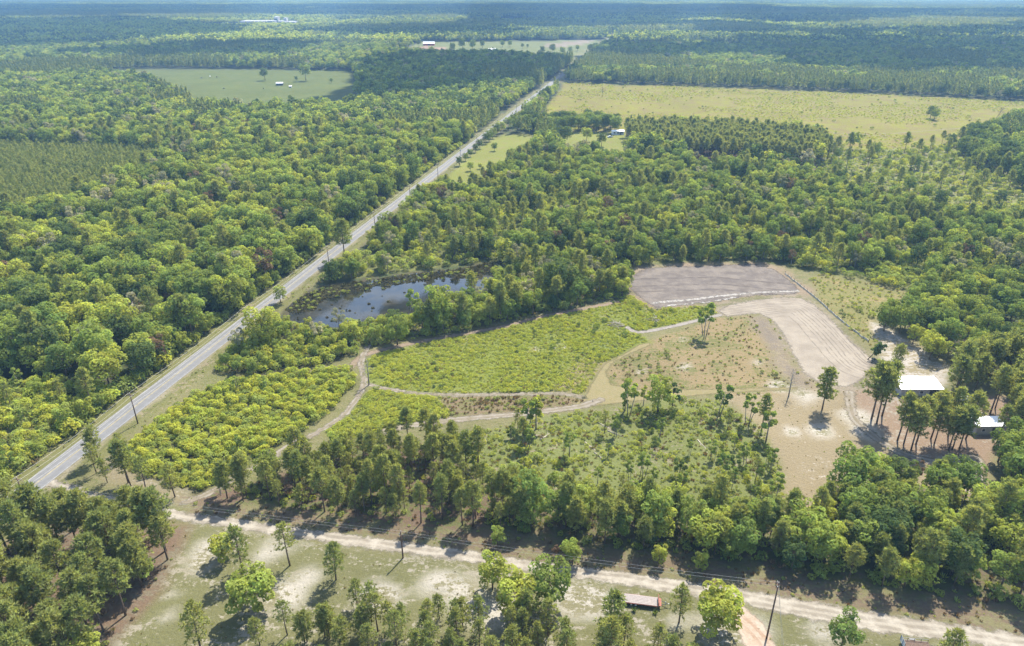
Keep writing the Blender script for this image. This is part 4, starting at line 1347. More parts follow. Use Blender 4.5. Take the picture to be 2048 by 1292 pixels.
# near rest of the broadleaf trees / pines / bushes
order_b = [('BL', i) for i in range(len(BL))] + [('SAP', i) for i in range(len(SAP))]
pb = [whole(HT[f][i][0]) for f, i in order_b]
order_p = [('PN', i) for i in range(len(PN))] + [('YP', i) for i in range(len(YP))]
pp = [whole(HT[f][i][0]) for f, i in order_p]
rest_b = [(x, y, r, s, order_b.index((f, i))) for x, y, r, s, f, i in REST['broad']]
rest_p = [(x, y, r, s, order_p.index((f, i))) for x, y, r, s, f, i in REST['pine']]
rest_s = [(x, y, r, s, i) for x, y, r, s, f, i in REST['shrub']]

# plantation
X, Y, R = jgrid(P_PLANT, 2.5, .3, 61)
k = in_view(X, Y)
pp += [whole(PLP[0]), whole(PLP[1])]
rest_p += [(x, y, R.uniform(0, 6.28), R.uniform(.8, 1.15), len(order_p) + int(R.integers(2))) for x, y in zip(X[k], Y[k])]

# middle distance woods (simpler crowns): all that is not open out to 1500 m
nb0, np0 = len(pb), len(pp)
pb += MIDL
pp += MIDP
NEARP = [P_WL, P_WM, P_RF, P_HB, P_RL, P_HPINES]
frame = np.array([(-1300, 60), (1300, 60), (1300, 1500), (-1300, 1500)])
X, Y, R = jgrid(frame, 7.2, .45, 62)
k = in_view(X, Y, .06) & (np.abs(road_off(X, Y)) > 10) & (Y > 330) & ((road_off(X, Y) < 0) | (road_off(X, Y) > 16) | (Y > 960))
X, Y = X[k], Y[k]
k = away(X, Y, OPEN) & away(X, Y, [(p, 0) for p in NEARP])
X, Y = X[k], Y[k]
sp = fbm(X, Y, 170, 31)
sp2 = fbm(X, Y, 45, 33)
pinezone = (sp > .56)
for x, y, pz, q in zip(X, Y, pinezone, sp2):
    if pz and y > 520:
        rest_p.append((x, y, R.uniform(0, 6.28), R.uniform(.8, 1.15), np0 + int(R.integers(len(MIDP)))))
        rest_p.append((x + R.uniform(2, 5), y + R.uniform(-4, 4), R.uniform(0, 6.28), R.uniform(.75, 1.1), np0 + int(R.integers(len(MIDP)))))
        if R.random() < .25:
            rest_b.append((x - 3, y, R.uniform(0, 6.28), R.uniform(.6, .9), nb0 + 2))
    else:
        v = R.choice(len(MIDL), p=[.28, .18 + .1 * (q > .5), .20 - .1 * (q > .5), .14, .14, .06])
        rest_b.append((x, y, R.uniform(0, 6.28), R.uniform(.6, 1.2), nb0 + int(v)))
# far woods: patches to the horizon
far = []
for y0, y1, step, base in ((1480, 3600, 29.0, 0), (3600, 14500, 78.0, 4)):
    poly = np.array([(-y1 * .86, y0), (y1 * .86, y0), (y1 * .86, y1), (-y1 * .86, y1)])
    X, Y, R = jgrid(poly, step, .3, 63 + base)
    k = in_view(X, Y, .05) & ((np.abs(road_off(X, Y)) > step * .55) | (Y > 2400))
    X, Y = X[k], Y[k]
    k = away(X, Y, [(p, step * .3) for p, e in OPEN if p[:, 1].max() > 1300])
    X, Y = X[k], Y[k]
    sp = fbm(X, Y * 1.0, 420 if base == 0 else 900, 41)
    fld = fbm(X, Y, 300 if base == 0 else 700, 47)
    for x, y, a, f in zip(X, Y, sp, fld):
        if f > .70:
            continue
        w = 2 if a > .6 else 3 if a > .52 else 0 if a > .43 else 1
        if R.random() < .15:
            w = int(R.integers(4))
        far.append((x, y, R.uniform(0, 6.28), R.uniform(.85, 1.15), base + w))
gn_stuff('broadleaf_woodland', pb, rest_b)
gn_stuff('pine_woodland', pp, rest_p)
gn_stuff('distant_woodland', PATCH + PATCHB, far)

# weeds and grass clumps
wd = []


def weeds(poly, step, kinds, w, s0, s1, seed, keep=1.0, avoid=(), lines=(), patchy=None):
    X, Y, R = jgrid(poly, step, .45, seed)
    k = in_view(X, Y, .03) & (R.random(len(X)) < keep) & away(X, Y, avoid) & (np.abs(road_off(X, Y)) > 4)
    for ln, hw in lines:
        k &= sd_line(ln, X, Y)[0] > hw
    if patchy is not None:
        k &= fbm(X, Y, patchy[0], seed) > patchy[1]
    X, Y = X[k], Y[k]
    v = R.choice(len(kinds), len(X), p=np.array(w) / sum(w))
    for x, y, i in zip(X, Y, v):
        wd.append((x, y, R.uniform(0, 6.28), R.uniform(s0, s1) * float(.45 + 1.15 * fbm(x, y, 7, 55) ** 1.2), kinds[i], -.04))


TR = [(T_UPPER, 1.3), (T_LOWER, 1.8), (T_DIAG, 1.8), (T_TOP, 1.4), (T_GREY, 1.5)]
weeds(P_FIELD, .95, [0, 1, 2, 3, 6], [5, 5, 1.6, .8, .25], .4, 1.15, 71, .92, [(P_APRON, .3), (P_PAD, 0)], TR, (10, .2))
weeds(P_FIELD2, .95, [0, 1, 2, 4], [5, 5, 2, 1], .7, 1.4, 72, .95, (), TR)
weeds(P_BROWN, 1.2, [3, 5, 2], [3, 3, 1.5], .6, 1.2, 73, .8, (), TR)
weeds(P_TAN, 1.7, [3, 4, 2, 5], [3, 2, 2, 1], .4, .9, 74, .55, [(P_APRON, .3), (P_GRADED, .2), (P_GREYSOIL, -1)], TR)
weeds(P_SEMI, 1.15, [2, 0, 4, 3, 5], [4, 3, 3, 2, 1], .45, 1.2, 75, .65, (), TR)
weeds(P_CLEAR_R, 1.8, [0, 2, 3, 4], [2, 2, 2, 2], .5, 1.1, 76, .6)
weeds(P_LOWSCRUB, 1.8, [0, 2, 4, 3], [3, 2, 2, 1], .8, 1.6, 77, .8)
weeds(P_THICKET, 1.8, [0, 1, 2], [3, 2, 2], .8, 1.6, 78, .8, (), TR)
weeds(P_SHOULD, 1.6, [3, 4, 5, 2], [4, 2, 3, 1], .4, .9, 79, .5)
weeds(P_LAWN_R, 2.4, [3, 4], [3, 1], .25, .55, 80, .35)
weeds(P_LOT, 2.2, [3, 4], [2, 3], .22, .5, 81, .4)
weeds(P_MIX_R, 2.2, [2, 4, 5, 3], [3, 2, 2, 1], .8, 1.6, 82, .8)
weeds(P_PINE_C, 2.0, [2, 4, 5, 3, 0], [3, 2, 2, 2, 1], .8, 1.6, 83, .8, (), TR)
weeds(P_PINE_L, 2.6, [2, 5, 3], [2, 2, 2], .6, 1.4, 84, .4)
weeds(P_BANK, 2.0, [2, 0, 4, 3], [2, 2, 2, 1], .9, 1.8, 85, .9, [(P_POND, 0)])
weeds(P_BIG, 3.6, [0, 1, 2, 3], [4, 4, 1, 1], .7, 1.5, 86, .8, (), (), (50, .5))
weeds(P_SCRUB_R, 3.5, [0, 2, 4, 6], [3, 3, 2, 1], 1, 2.4, 87, .8)
weeds(np.array([road_pt(-100, 3.6)[:2], road_pt(330, 3.6)[:2], road_pt(330, 9.5)[:2], road_pt(-100, 9.5)[:2]]), 1.8, [4, 3, 2], [3, 2, 1], .3, .7, 89, .5)
weeds(np.array([road_pt(-100, -9.5)[:2], road_pt(330, -9.5)[:2], road_pt(330, -3.6)[:2], road_pt(-100, -3.6)[:2]]), 1.8, [4, 3, 2], [3, 2, 1], .3, .7, 90, .5)
gn_stuff('low_weeds', WEEDS, wd)
gn_stuff('scrub_thicket', [s[0] for s in SH], rest_s)

# lily pads and reeds on the pond: near the far shore
mbp = []
R = np.random.default_rng(5)
X, Y, _ = jgrid(P_POND, .95, .48, 91, edge=.2)
far_sh = sd_line(GP([(590, 600), (653, 571), (725, 563), (804, 550), (909, 540), (975, 527)]), X, Y)[0]
dens = fbm(X, Y, 7, 93)
k = (dens + np.clip(1 - far_sh / 11, -.4, .6) * .5) > .61
k |= (R.random(len(X)) < .012)
pads = shrub(301, .22, .6, 'lily', 26, .24)
reed = tuft(302, 'lily', 20, 1.0, .5)
gn_stuff('pond_weed', [pads, reed, WEEDS[2]], [(x, y, R.uniform(0, 6.28), R.uniform(.6, 1.5), float(R.choice(3, p=[.72, .2, .08])), .02) for x, y in zip(X[k], Y[k])])

# ------------------------------------------------------------------ clouds overhead (outside the picture, they shade the far country)
def ico(sub=2):
    b = bmesh.new()
    bmesh.ops.create_icosphere(b, subdivisions=sub, radius=1.0)
    v = np.array([q.co[:] for q in b.verts])
    f = np.array([[q.index for q in p.verts] for p in b.faces])
    b.free()
    return v, f


IV, IF = ico(2)
Nc = NT('cloud_vapour')
m_cloud = Nc.done(Nc.n("ShaderNodeMixShader", {0: .5, 1: Nc.n("ShaderNodeBsdfDiffuse", {"Color": (.9, .9, .9, 1)}).outputs[0], 2: Nc.n("ShaderNodeBsdfTranslucent", {"Color": (.75, .77, .8, 1)}).outputs[0]}).outputs[0])
CLOUD_Z = 760.0


def cloud(seed, px_poly, step):
    poly = GP(px_poly)
    X, Y, R = jgrid(poly, step, .4, 400 + seed)
    V, Fc = [], []
    sh = np.array(SUNV) * (CLOUD_Z / SUNV.z)
    for i, (x, y) in enumerate(zip(X, Y)):
        r = step * R.uniform(.55, .95)
        v = IV * np.array([r, r, min(r * .45, 130)]) * (1 + .16 * R.normal(size=(len(IV), 1)))
        v[:, 2] = np.maximum(v[:, 2], -25) + R.uniform(0, 40)
        V.append(v + np.array([x + sh[0], y + sh[1], CLOUD_Z]))
        Fc.append(IF + i * len(IV))
    if V:
        link('cloud', mesh_np('cloud', np.concatenate(V), None, np.concatenate(Fc), [m_cloud], smooth=True), kind='structure')


cloud(1, [(690, 205), (720, 150), (800, 120), (950, 113), (1120, 119), (1140, 150), (1060, 172), (960, 195), (820, 210)], 45)
cloud(2, [(1180, 112), (1250, 88), (1400, 100), (1500, 88), (1700, 80), (2100, 92), (2100, 150), (1800, 158), (1640, 152), (1560, 128), (1400, 120), (1250, 126)], 70)
cloud(3, [(-100, 105), (-100, 45), (250, 43), (440, 56), (460, 68), (320, 88), (150, 100)], 110)
cloud(4, [(-100, 12), (700, 13), (1400, 11), (1560, 18), (1500, 54), (1230, 62), (1060, 54), (900, 33), (600, 34), (300, 36), (-100, 38)], 330)
cloud(5, [(1480, 28), (1700, 22), (2150, 22), (2150, 40), (1980, 44), (1740, 40), (1560, 55), (1490, 50)], 260)
cloud(6, [(640, 66), (780, 58), (1000, 56), (1040, 74), (900, 80), (780, 78), (660, 84)], 90)
cloud(7, [(1540, 58), (1700, 68), (1990, 64), (2150, 50), (2150, 86), (1850, 78), (1640, 76), (1500, 82), (1380, 78), (1420, 64)], 110)
cloud(8, [(120, 112), (330, 98), (480, 92), (620, 98), (600, 122), (430, 124), (250, 126)], 60)

# ------------------------------------------------------------------ haze
Nh = NT('summer_haze')
pv = Nh.n("ShaderNodeVolumePrincipled", {"Color": (.33, .62, 1.0, 1), "Density": 1.2e-4, "Anisotropy": .1})
Nh.t.links.new(pv.outputs[0], Nh.out.inputs[1])
hz = MB().box(-15200, 15200, -4200, 30200, -1.0, 122.0).build('haze', Nh.m, kind='stuff')
# ------------------------------------------------------------------ poles and wires
def wheel_meshes(r, w):
    t = MB()
    t.tube([(0, -w / 2, 0), (0, -w * .3, 0), (0, w * .3, 0), (0, w / 2, 0)], [r * .86, r, r, r * .86], 14)
    h = MB()
    h.tube([(0, -w / 2 - .02, 0), (0, w / 2 + .02, 0)], [r * .55, r * .55], 10)
    return t.mesh('tyre', M['rubber'], False), h.mesh('rim', M['rim'], False)


def utility_pole(x, y, h, rot, label, group=None, arm=1.9, arms=1, xf=False):
    o = empty('utility_pole', (x, y, 0), rot, label=label, category='utility pole')
    if group:
        o['group'] = group
    MB().tube([(0, 0, -.4), (0, 0, h * .5), (0, 0, h)], [.17, .145, .11], 8).build('pole', M['pole'], o, True)
    a = MB().box(-arm / 2, arm / 2, .10, .20, h - .55, h - .42).build('crossarm', M['pole'], o)
    for k, dx in enumerate((-arm / 2 + .1, 0.0, arm / 2 - .1)):
        zz = h - .42 if dx else h
        MB().tube([(dx, .15 if dx else 0, zz - .02), (dx, .15 if dx else 0, zz + .12), (dx, .15 if dx else 0, zz + .24)], [.05, .07, .04], 6).build('insulator', M['ceramic'], o)
    for dx in (-.5, .5):
        MB().tube([(0, .08, h - 1.1), (dx, .11, h - .56)], .025, 4).build('brace', M['steel_grey'], o)
    if xf:
        t = MB().tube([(.38, 0, h - 2.2), (.38, 0, h - 1.25)], .25, 10).build('transformer', M['steel_grey'], o)
        MB().tube([(.38, 0, h - 1.27), (.38, 0, h - 1.05)], [.05, .03], 5).build('bushing', M['ceramic'], t)
    return o


def wire(name, pts, label, group=None, sag=.9, r=.024, n=9):
    P = []
    for i in range(len(pts) - 1):
        a, b = np.array(pts[i], float), np.array(pts[i + 1], float)
        for k in range(n):
            t = k / n
            q = a * (1 - t) + b * t
            q[2] -= sag * 4 * t * (1 - t)
            P.append(q)
    P.append(np.array(pts[-1], float))
    o = MB().tube(P, r, 4).build(name, M['wire'], None, True, label=label, category='wire')
    if group:
        o['group'] = group
    return o


POLE_S = [-84, -29, 6.75, 62.5, 125, 176, 226.75, 278, 329, 374, 442, 520, 594, 700, 800]
POFF, PH = 6.5, 9.3
rang = math.atan2(RN[1], RN[0])
for i, s in enumerate(POLE_S):
    x, y, _ = road_pt(s, POFF)
    lab = 'brown wooden power pole with a crossarm on the verge of the paved road'
    utility_pole(x, y, PH, rang, {1: 'wooden power pole at the corner of paved and dirt roads', 2: 'wooden power pole on the verge beside the lime thicket', 3: 'wooden power pole beside the bushy clump near the pond', 4: 'wooden power pole by the pines where the pond meets the road'}.get(i, lab), 'power poles along the paved road', xf=(i in (3, 8)))
for off, hz_, lb in ((-.85, PH - .2, 'upper bare power wire strung on the paved road poles, farther from the verge'), (.85, PH - .2, 'upper bare power wire strung on the paved road poles, over the verge'), (-.14, PH - 2.3, 'lower neutral wire strung on the paved road poles'), (.14, PH - 3.1, 'lowest cable strung on the paved road poles')):
    wire('power_wire', [road_pt(s, POFF + off + .0, hz_) for s in POLE_S], lb, None, .7)
ax, ay = G(806, 1116)
bx, by = G(1533, 1277)
cx0, cy0, _ = road_pt(-29, POFF)
dirr = math.atan2(by - ay, bx - ax) + math.pi / 2
utility_pole(ax, ay, 7.0, dirr, 'short wooden pole on the grass edge of the dirt road', None, .9)
pb_ = utility_pole(bx, by, 13.4, dirr, 'tall brown wooden pole standing in the sandy driveway', None, 1.4)
ex, ey = bx + (bx - ax) * .9, by + (by - ay) * .9 - 1
for dz, lb in ((0, 'upper wire along the dirt road between its wooden poles'), (-.75, 'lower wire along the dirt road between its wooden poles')):
    wire('power_wire', [(cx0, cy0, 8.6 + dz), (ax, ay, 7.0 + dz + .1), (bx, by, 13.5 + dz)], lb, None, .5, .015)
gx1, gy1 = G(1563, 1300)
for k, dz in ((0, 13.0), (1, 12.2)):
    wire('guy_wire', [(bx + .1, by, dz), (gx1 + k * .35, gy1 - .5, -.05)], 'steel guy wire from the tall driveway pole to the ground', 'guy wires of the driveway pole', .05, .02)


# ------------------------------------------------------------------ buildings
def building(name, loc, rot, w, d, h, rise, wall, roof, label, category='building', kind='gable', windows=(), doors=(), over=.4, ribs=0, chimney=False):
    """w along local x, d along local y; front is -y. kind: gable (ridge along x), mono (rear high)"""
    o = empty(name, (loc[0], loc[1], 0), rot, label=label, category=category)
    hw, hd = w / 2, d / 2
    mb = MB()
    if kind == 'gable':
        v = [(-hw, -hd, -.1), (hw, -hd, -.1), (hw, hd, -.1), (-hw, hd, -.1), (-hw, -hd, h), (hw, -hd, h), (hw, hd, h), (-hw, hd, h), (-hw, 0, h + rise), (hw, 0, h + rise)]
        mb.add(v, [(0, 1, 5, 4), (2, 3, 7, 6), (1, 2, 6, 9, 5), (3, 0, 4, 8, 7)])
    else:
        v = [(-hw, -hd, -.1), (hw, -hd, -.1), (hw, hd, -.1), (-hw, hd, -.1), (-hw, -hd, h), (hw, -hd, h), (hw, hd, h + rise), (-hw, hd, h + rise)]
        mb.add(v, [(0, 1, 5, 4), (2, 3, 7, 6), (1, 2, 6, 5), (3, 0, 4, 7)])
    mb.build('wall', wall, o)
    R_ = MB()
    t = .12

    def slab(y0, z0, y1, z1):
        R_.add([(-hw - over, y0, z0), (hw + over, y0, z0), (hw + over, y1, z1), (-hw - over, y1, z1), (-hw - over, y0, z0 + t), (hw + over, y0, z0 + t), (hw + over, y1, z1 + t), (-hw - over, y1, z1 + t)],
               [(3, 2, 1, 0), (4, 5, 6, 7), (0, 1, 5, 4), (1, 2, 6, 5), (2, 3, 7, 6), (3, 0, 4, 7)])
    if kind == 'gable':
        k = rise / hd
        slab(-hd - over, h - over * k + .01, 0, h + rise + .01)
        slab(0, h + rise + .01, hd + over, h - over * k + .01)
    else:
        k = rise / d
        slab(-hd - over, h - over * k + .01, hd + over, h + rise + over * k + .01)
    rf = R_.build('roof', roof, o)
    if ribs:
        k = rise / d if kind == 'mono' else rise / hd
        for i in range(ribs):
            x = -hw - over + (i + .5) / ribs * (w + 2 * over)
            y1 = hd + over if kind == 'mono' else 0
            z1 = h + rise + (over * k if kind == 'mono' else 0)
            MB().add([(x - .04, -hd - over, h - over * k + t), (x + .04, -hd - over, h - over * k + t), (x + .04, y1, z1 + t), (x - .04, y1, z1 + t),
                      (x - .03, -hd - over, h - over * k + t + .07), (x + .03, -hd - over, h - over * k + t + .07), (x + .03, y1, z1 + t + .07), (x - .03, y1, z1 + t + .07)],
                     [(4, 5, 6, 7), (0, 1, 5, 4), (1, 2, 6, 5), (2, 3, 7, 6), (3, 0, 4, 7)]).build('roof_rib', roof, rf)
    if chimney:
        MB().box(hw * .4, hw * .4 + .9, -.4, .5, h, h + rise + 1.1).build('chimney', M['rust_red'], rf)
    for (x, ww, z0, z1) in windows:
        f = MB().box(x - ww / 2 - .08, x + ww / 2 + .08, -hd - .06, -hd - .005, z0 - .08, z1 + .08).build('window', M['white_paint'], o)
        MB().box(x - ww / 2, x + ww / 2, -hd - .075, -hd - .062, z0, z1).build('pane', M['glass'], f)
    for (x, ww, z1) in doors:
        q = MB().box(x - ww / 2, x + ww / 2, -hd - .07, -hd - .004, 0, z1).build('door', M['dark_trim'], o)
        MB().box(x + ww * .35, x + ww * .42, -hd - .11, -hd - .071, 1.0, 1.12).build('handle', M['steel_grey'], q)
    return o


c1 = ((110.7 + 122.2) / 2 + .3, 174.3)
building('metal_shed', c1, 0.0, 11.6, 5.4, 2.3, .8, M['pale_wall'], M['white_metal'], 'long white metal-roofed shed half hidden by pines', 'shed', 'mono', [(-4, 1.0, .9, 1.7), (0, 1.0, .9, 1.7)], [(3.5, 2.4, 2.05)], .35, 12)
c2 = ((119.8 + 127.6) / 2 + .6, 153.9)
building('metal_shed', c2, .02, 6.9, 2.9, 2.7, .7, M['pale_wall'], M['white_metal'], 'small white-roofed shed among pines near the sandy track', 'shed', 'mono', [(-1.6, .8, 1.0, 1.8)], [(1.2, 1.0, 2.0)], .3, 7)
building('mobile_home', ((80.3 + 88.8) / 2, 571), .05, 9.5, 4.2, 2.7, .7, M['white_paint'], M['white_metal'], 'white mobile home at the edge of the homestead lawn', 'house', 'gable', [(-3, 1.6, .9, 2.1), (0, 1.8, .9, 2.1), (3, 1.6, .9, 2.1)], [(1.7, .9, 2.1)], .25)
building('barn', (-171.4, 1552), .03, 23, 10, 3.8, 3.2, M['red_paint'], M['white_metal'], 'red barn with a pale metal roof in the far ploughed field', 'barn', 'gable', [(-7, 2, 1, 2.4), (7, 2, 1, 2.4)], [(0, 4, 3.4)], .5)
building('barn', (-37.2, 1398), .35, 13, 8, 3.0, 2.4, M['red_paint'], M['white_metal'], 'small dark red barn with a white roof beside the far trees', 'barn', 'gable', [], [(-3, 3, 2.6)], .5)
building('field_shed', (-280.6, 887), .15, 7.8, 4.5, 2.4, .9, M['dark_trim'], M['steel_grey'], 'open dark shed with a grey roof in the green pasture', 'shed', 'mono', [], [(0, 3, 2.1)], .3)
building('shelter', (G(581, 175)[0], G(581, 175)[1]), .1, 3.0, 2.2, 1.6, .4, M['pale_wall'], M['white_metal'], 'tiny white livestock shelter in the green pasture', 'shelter', 'mono', [], [(0, 1.2, 1.3)], .15)
building('house', (323.5, 2210), -.2, 16, 9, 3.6, 3.2, M['white_paint'], M['grey_roof'], 'white house beside the far end of the paved road', 'house', 'gable', [(-5, 1.4, 1, 2.4), (0, 1.4, 1, 2.4)], [(4, 1.2, 2.2)], .4, 0, True)
building('house', (216, 2330), .2, 15, 9, 3.4, 2.8, M['pale_wall'], M['white_metal'], 'pale-roofed house behind the trees of the far farm', 'house', 'gable', [(-4, 1.4, 1, 2.4)], [(3, 1.2, 2.2)], .4)
for i, (px0, px1, lb) in enumerate([(1233, 1243, 'long white poultry shed far off, end of its row'), (1245, 1251, 'short white shed next to the long far-off poultry sheds'), (1267, 1278, 'longest white poultry shed far off in the woods'), (1280, 1286, 'white shed behind the longest far-off poultry shed')]):
    x0, y0 = G(px0, 29)
    x1, _ = G(px1, 29)
    building('poultry_shed', ((x0 + x1) / 2, y0 + i * 20), 0, x1 - x0, 14, 8, 7, M['white_paint'], M['white_metal'], lb, 'shed', 'gable', [], [(0, 5, 4)], .4)
for i, (px0, px1, yy, hh, dd, wl, lb) in enumerate([
    (480, 536, 50, 11, 60, 'pale_wall', 'longest low white hall of the far factory'), (536, 549, 50, 12, 40, 'pale_wall', 'white middle block of the far factory'), (549, 557, 49, 22, 25, 'white_paint', 'tall square tower block of the far factory'),
    (557, 568, 50, 11, 40, 'white_paint', 'low link building beside the far factory tower'), (568, 574, 49, 19, 20, 'white_paint', 'narrow tall block of the far factory'), (574, 590, 49, 8, 40, 'white_paint', 'low white shed at the end of the far factory'),
    (596, 622, 47, 8, 40, 'white_paint', 'separate low white hall past the far factory'), (456, 466, 53, 6, 20, 'pale_wall', 'small tan building in front of the far factory')]):
    x0, y0 = G(px0, yy)
    x1, _ = G(px1, yy)
    w = x1 - x0
    building('factory_building', ((x0 + x1) / 2, y0 + dd / 2), 0, w, dd, hh, 1.2, M['pale_wall'] if wl == 'white_paint' else M['grey_roof'], M['grey_roof'], lb, 'factory', 'mono', [(w * (-.3 + .2 * k), 3, hh * .5, hh * .75) for k in range(4)], [(w * .4, 5, 5)], .3)


# ------------------------------------------------------------------ trailers, car, boat
def flatbed():
    a, b = np.array([20.7, 97.5]), np.array([27.6, 96.33])
    c = (a + b) / 2
    rot = math.atan2(b[1] - a[1], b[0] - a[0])
    o = empty('flatbed_trailer', (c[0], c[1], 0), rot, label='red flatbed trailer with weathered plank deck parked beside the dirt road', category='trailer')
    L, W, z = 7.0, 2.1, .82
    for k in range(6):
        y0 = -W / 2 + k * W / 6
        MB().box(-L / 2, L / 2 - .1, y0 + .018, y0 + W / 6 - .018, z, z + .05).build('deck_plank', M['plank'], o)
    f = MB()
    for y in (-W / 2 - .06, -.5, .5, W / 2):
        f.box(-L / 2, L / 2 - .02, y, y + .06, z - .16, z - .004)
    for k in range(8):
        x = -L / 2 + .1 + k * (L - .3) / 7
        f.box(x, x + .06, -W / 2, W / 2, z - .13, z - .006)
    fr = f.build('frame', M['rust_red'], o)
    hb = MB()
    for y in (-W / 2, -W / 6, W / 6, W / 2 - .07):
        hb.box(L / 2 - .08, L / 2, y, y + .07, z - .1, z + .95)
    hb.box(L / 2 - .085, L / 2 + .005, -W / 2, W / 2, z + .88, z + .98)
    hb.box(L / 2 - .085, L / 2 + .005, -W / 2, W / 2, z + .40, z + .48)
    hb.build('headboard', M['rust_red'], o)
    MB().box(L / 2 - .05, L / 2 + .5, -W / 2 + .1, W / 2 - .1, z - .02, z + .05).build('front_shelf', M['rust_red'], o)
    tg = MB()
    tg.tube([(L / 2 - .3, -.8, z - .1), (L / 2 + 1.8, 0, z - .15)], .06, 5)
    tg.tube([(L / 2 - .3, .8, z - .1), (L / 2 + 1.8, 0, z - .15)], .06, 5)
    t = tg.build('tongue', M['dark_trim'], o)
    MB().tube([(L / 2 + 1.7, 0, z - .15), (L / 2 + 2.0, 0, z - .17)], [.09, .06], 6).build('coupler', M['steel_grey'], t)
    MB().tube([(L / 2 + 1.3, .05, -.02), (L / 2 + 1.3, .05, z + .3)], .045, 6).build('jack', M['steel_grey'], o)
    ty, ri = wheel_meshes(.38, .24)
    for s in (-1, 1):
        for x in (-1.55, -.7):
            w = link('wheel', ty, o, (x, s * (W / 2 + .02) - s * .16, .38))
            link('rim', ri, w)
        MB().box(-2.05, -.2, s * (W / 2) - .13 - s * .04, s * (W / 2) + .13 - s * .04, z - .03 - .012, z - .012).build('fender', M['rust_red'], o)
    for s in (-1, 1):
        MB().box(-L / 2 - .05, -L / 2 - .002, s * .8 - .1, s * .8 + .1, z - .14, z - .03).build('tail_light', M['red_paint'], o)


flatbed()


def utility_trailer():
    o = empty('utility_trailer', (71.3, 86.9, 0), -.12, label='dark-framed utility trailer with brown deck and pale striped ramp gate', category='trailer')
    L, W, z = 4.6, 1.9, .6
    for k in range(7):
        y0 = -W / 2 + k * W / 7
        MB().box(-L / 2, L / 2, y0 + .012, y0 + W / 7 - .012, z, z + .045).build('deck_plank', M['plank_brown'], o)
    f = MB()
    for y in (-W / 2 - .06, W / 2):
        f.box(-L / 2, L / 2, y, y + .06, z - .12, z + .06)
        f.box(-L / 2, L / 2, y, y + .06, z + .5, z + .56)
        for k in range(5):
            x = -L / 2 + k * (L - .06) / 4
            f.box(x, x + .06, y + .003, y + .057, z + .06, z + .5)
    f.build('side_rails', M['dark_trim'], o)
    g = MB()
    for y in (-W / 2, -.03, W / 2 - .06):
        g.box(-L / 2 - .16, -L / 2 - .10, y, y + .06, z - .1, z + 1.2)
    g.box(-L / 2 - .165, -L / 2 - .095, -W / 2, W / 2, z + 1.15, z + 1.22)
    gt = g.build('ramp_gate', M['dark_trim'], o)
    for k in range(4):
        MB().box(-L / 2 - .15, -L / 2 - .11, -W / 2 + .07 + k * .46, -W / 2 + .40 + k * .46, z - .05, z + 1.12).build('gate_slat', M['blue_paint'] if k % 2 else M['white_paint'], gt)
    ty, ri = wheel_meshes(.33, .2)
    for s in (-1, 1):
        w = link('wheel', ty, o, (-.3, s * (W / 2 + .2), .33))
        link('rim', ri, w)
        MB().box(-.8, .2, s * (W / 2 + .2) - .14, s * (W / 2 + .2) + .14, .70, .73).build('fender', M['dark_trim'], o)
    tg = MB()
    tg.tube([(L / 2 - .2, -.6, z - .1), (L / 2 + 1.3, 0, z - .12)], .05, 5)
    tg.tube([(L / 2 - .2, .6, z - .1), (L / 2 + 1.3, 0, z - .12)], .05, 5)
    tg.tube([(L / 2 + 1.1, 0, -.02), (L / 2 + 1.1, 0, z + .1)], .04, 5)
    tg.build('tongue', M['dark_trim'], o)


utility_trailer()


def car(x, y, rot, label):
    o = empty('parked_car', (x, y, 0), rot, label=label, category='car')
    prof = [(-2.2, .45), (-2.2, .85), (-2.0, .98), (-1.5, 1.02), (-.95, 1.42), (.45, 1.45), (1.05, 1.0), (2.0, .85), (2.2, .7), (2.2, .4), (1.75, .35), (-1.75, .35)]
    n = len(prof)
    v = []
    for s, wy in ((-1, .86), (1, .86)):
        for (px, pz) in prof:
            v.append((px, s * (wy - (.16 if pz > 1.2 else 0)), pz))
    f = [tuple(range(n))[::-1], tuple(range(n, 2 * n))] + [(i, (i + 1) % n, n + (i + 1) % n, n + i) for i in range(n)]
    MB().add(v, f).build('body', M['silver'], o)
    MB().add([(1.0, -.68, 1.03), (1.0, .68, 1.03), (.5, .62, 1.40), (.5, -.62, 1.40)], [(0, 1, 2, 3)]).build('windscreen', M['glass'], o).location.x = .03
    MB().add([(-1.48, .68, 1.05), (-1.48, -.68, 1.05), (-1.0, -.62, 1.38), (-1.0, .62, 1.38)], [(0, 1, 2, 3)]).build('rear_window', M['glass'], o).location.x = -.03
    for s in (-1, 1):
        MB().box(-.9, .5, s * .79 - .015, s * .79 + .015, 1.05, 1.36).build('side_window', M['glass'], o)
        MB().box(2.17, 2.22, s * .6 - .15, s * .6 + .15, .62, .76).build('headlight', M['white_paint'], o)
    ty, ri = wheel_meshes(.32, .22)
    for sx in (-1.35, 1.35):
        for s in (-1, 1):
            w = link('wheel', ty, o, (sx, s * .78, .32))
            link('rim', ri, w)
    return o


car(128.3, 168.8, .12, 'silver car parked under the pines between the white-roofed sheds')
hx, hy = G(1236, 272)
car(hx - 7, hy - 6, .4, 'silver car parked on the homestead lawn beside the mobile home')


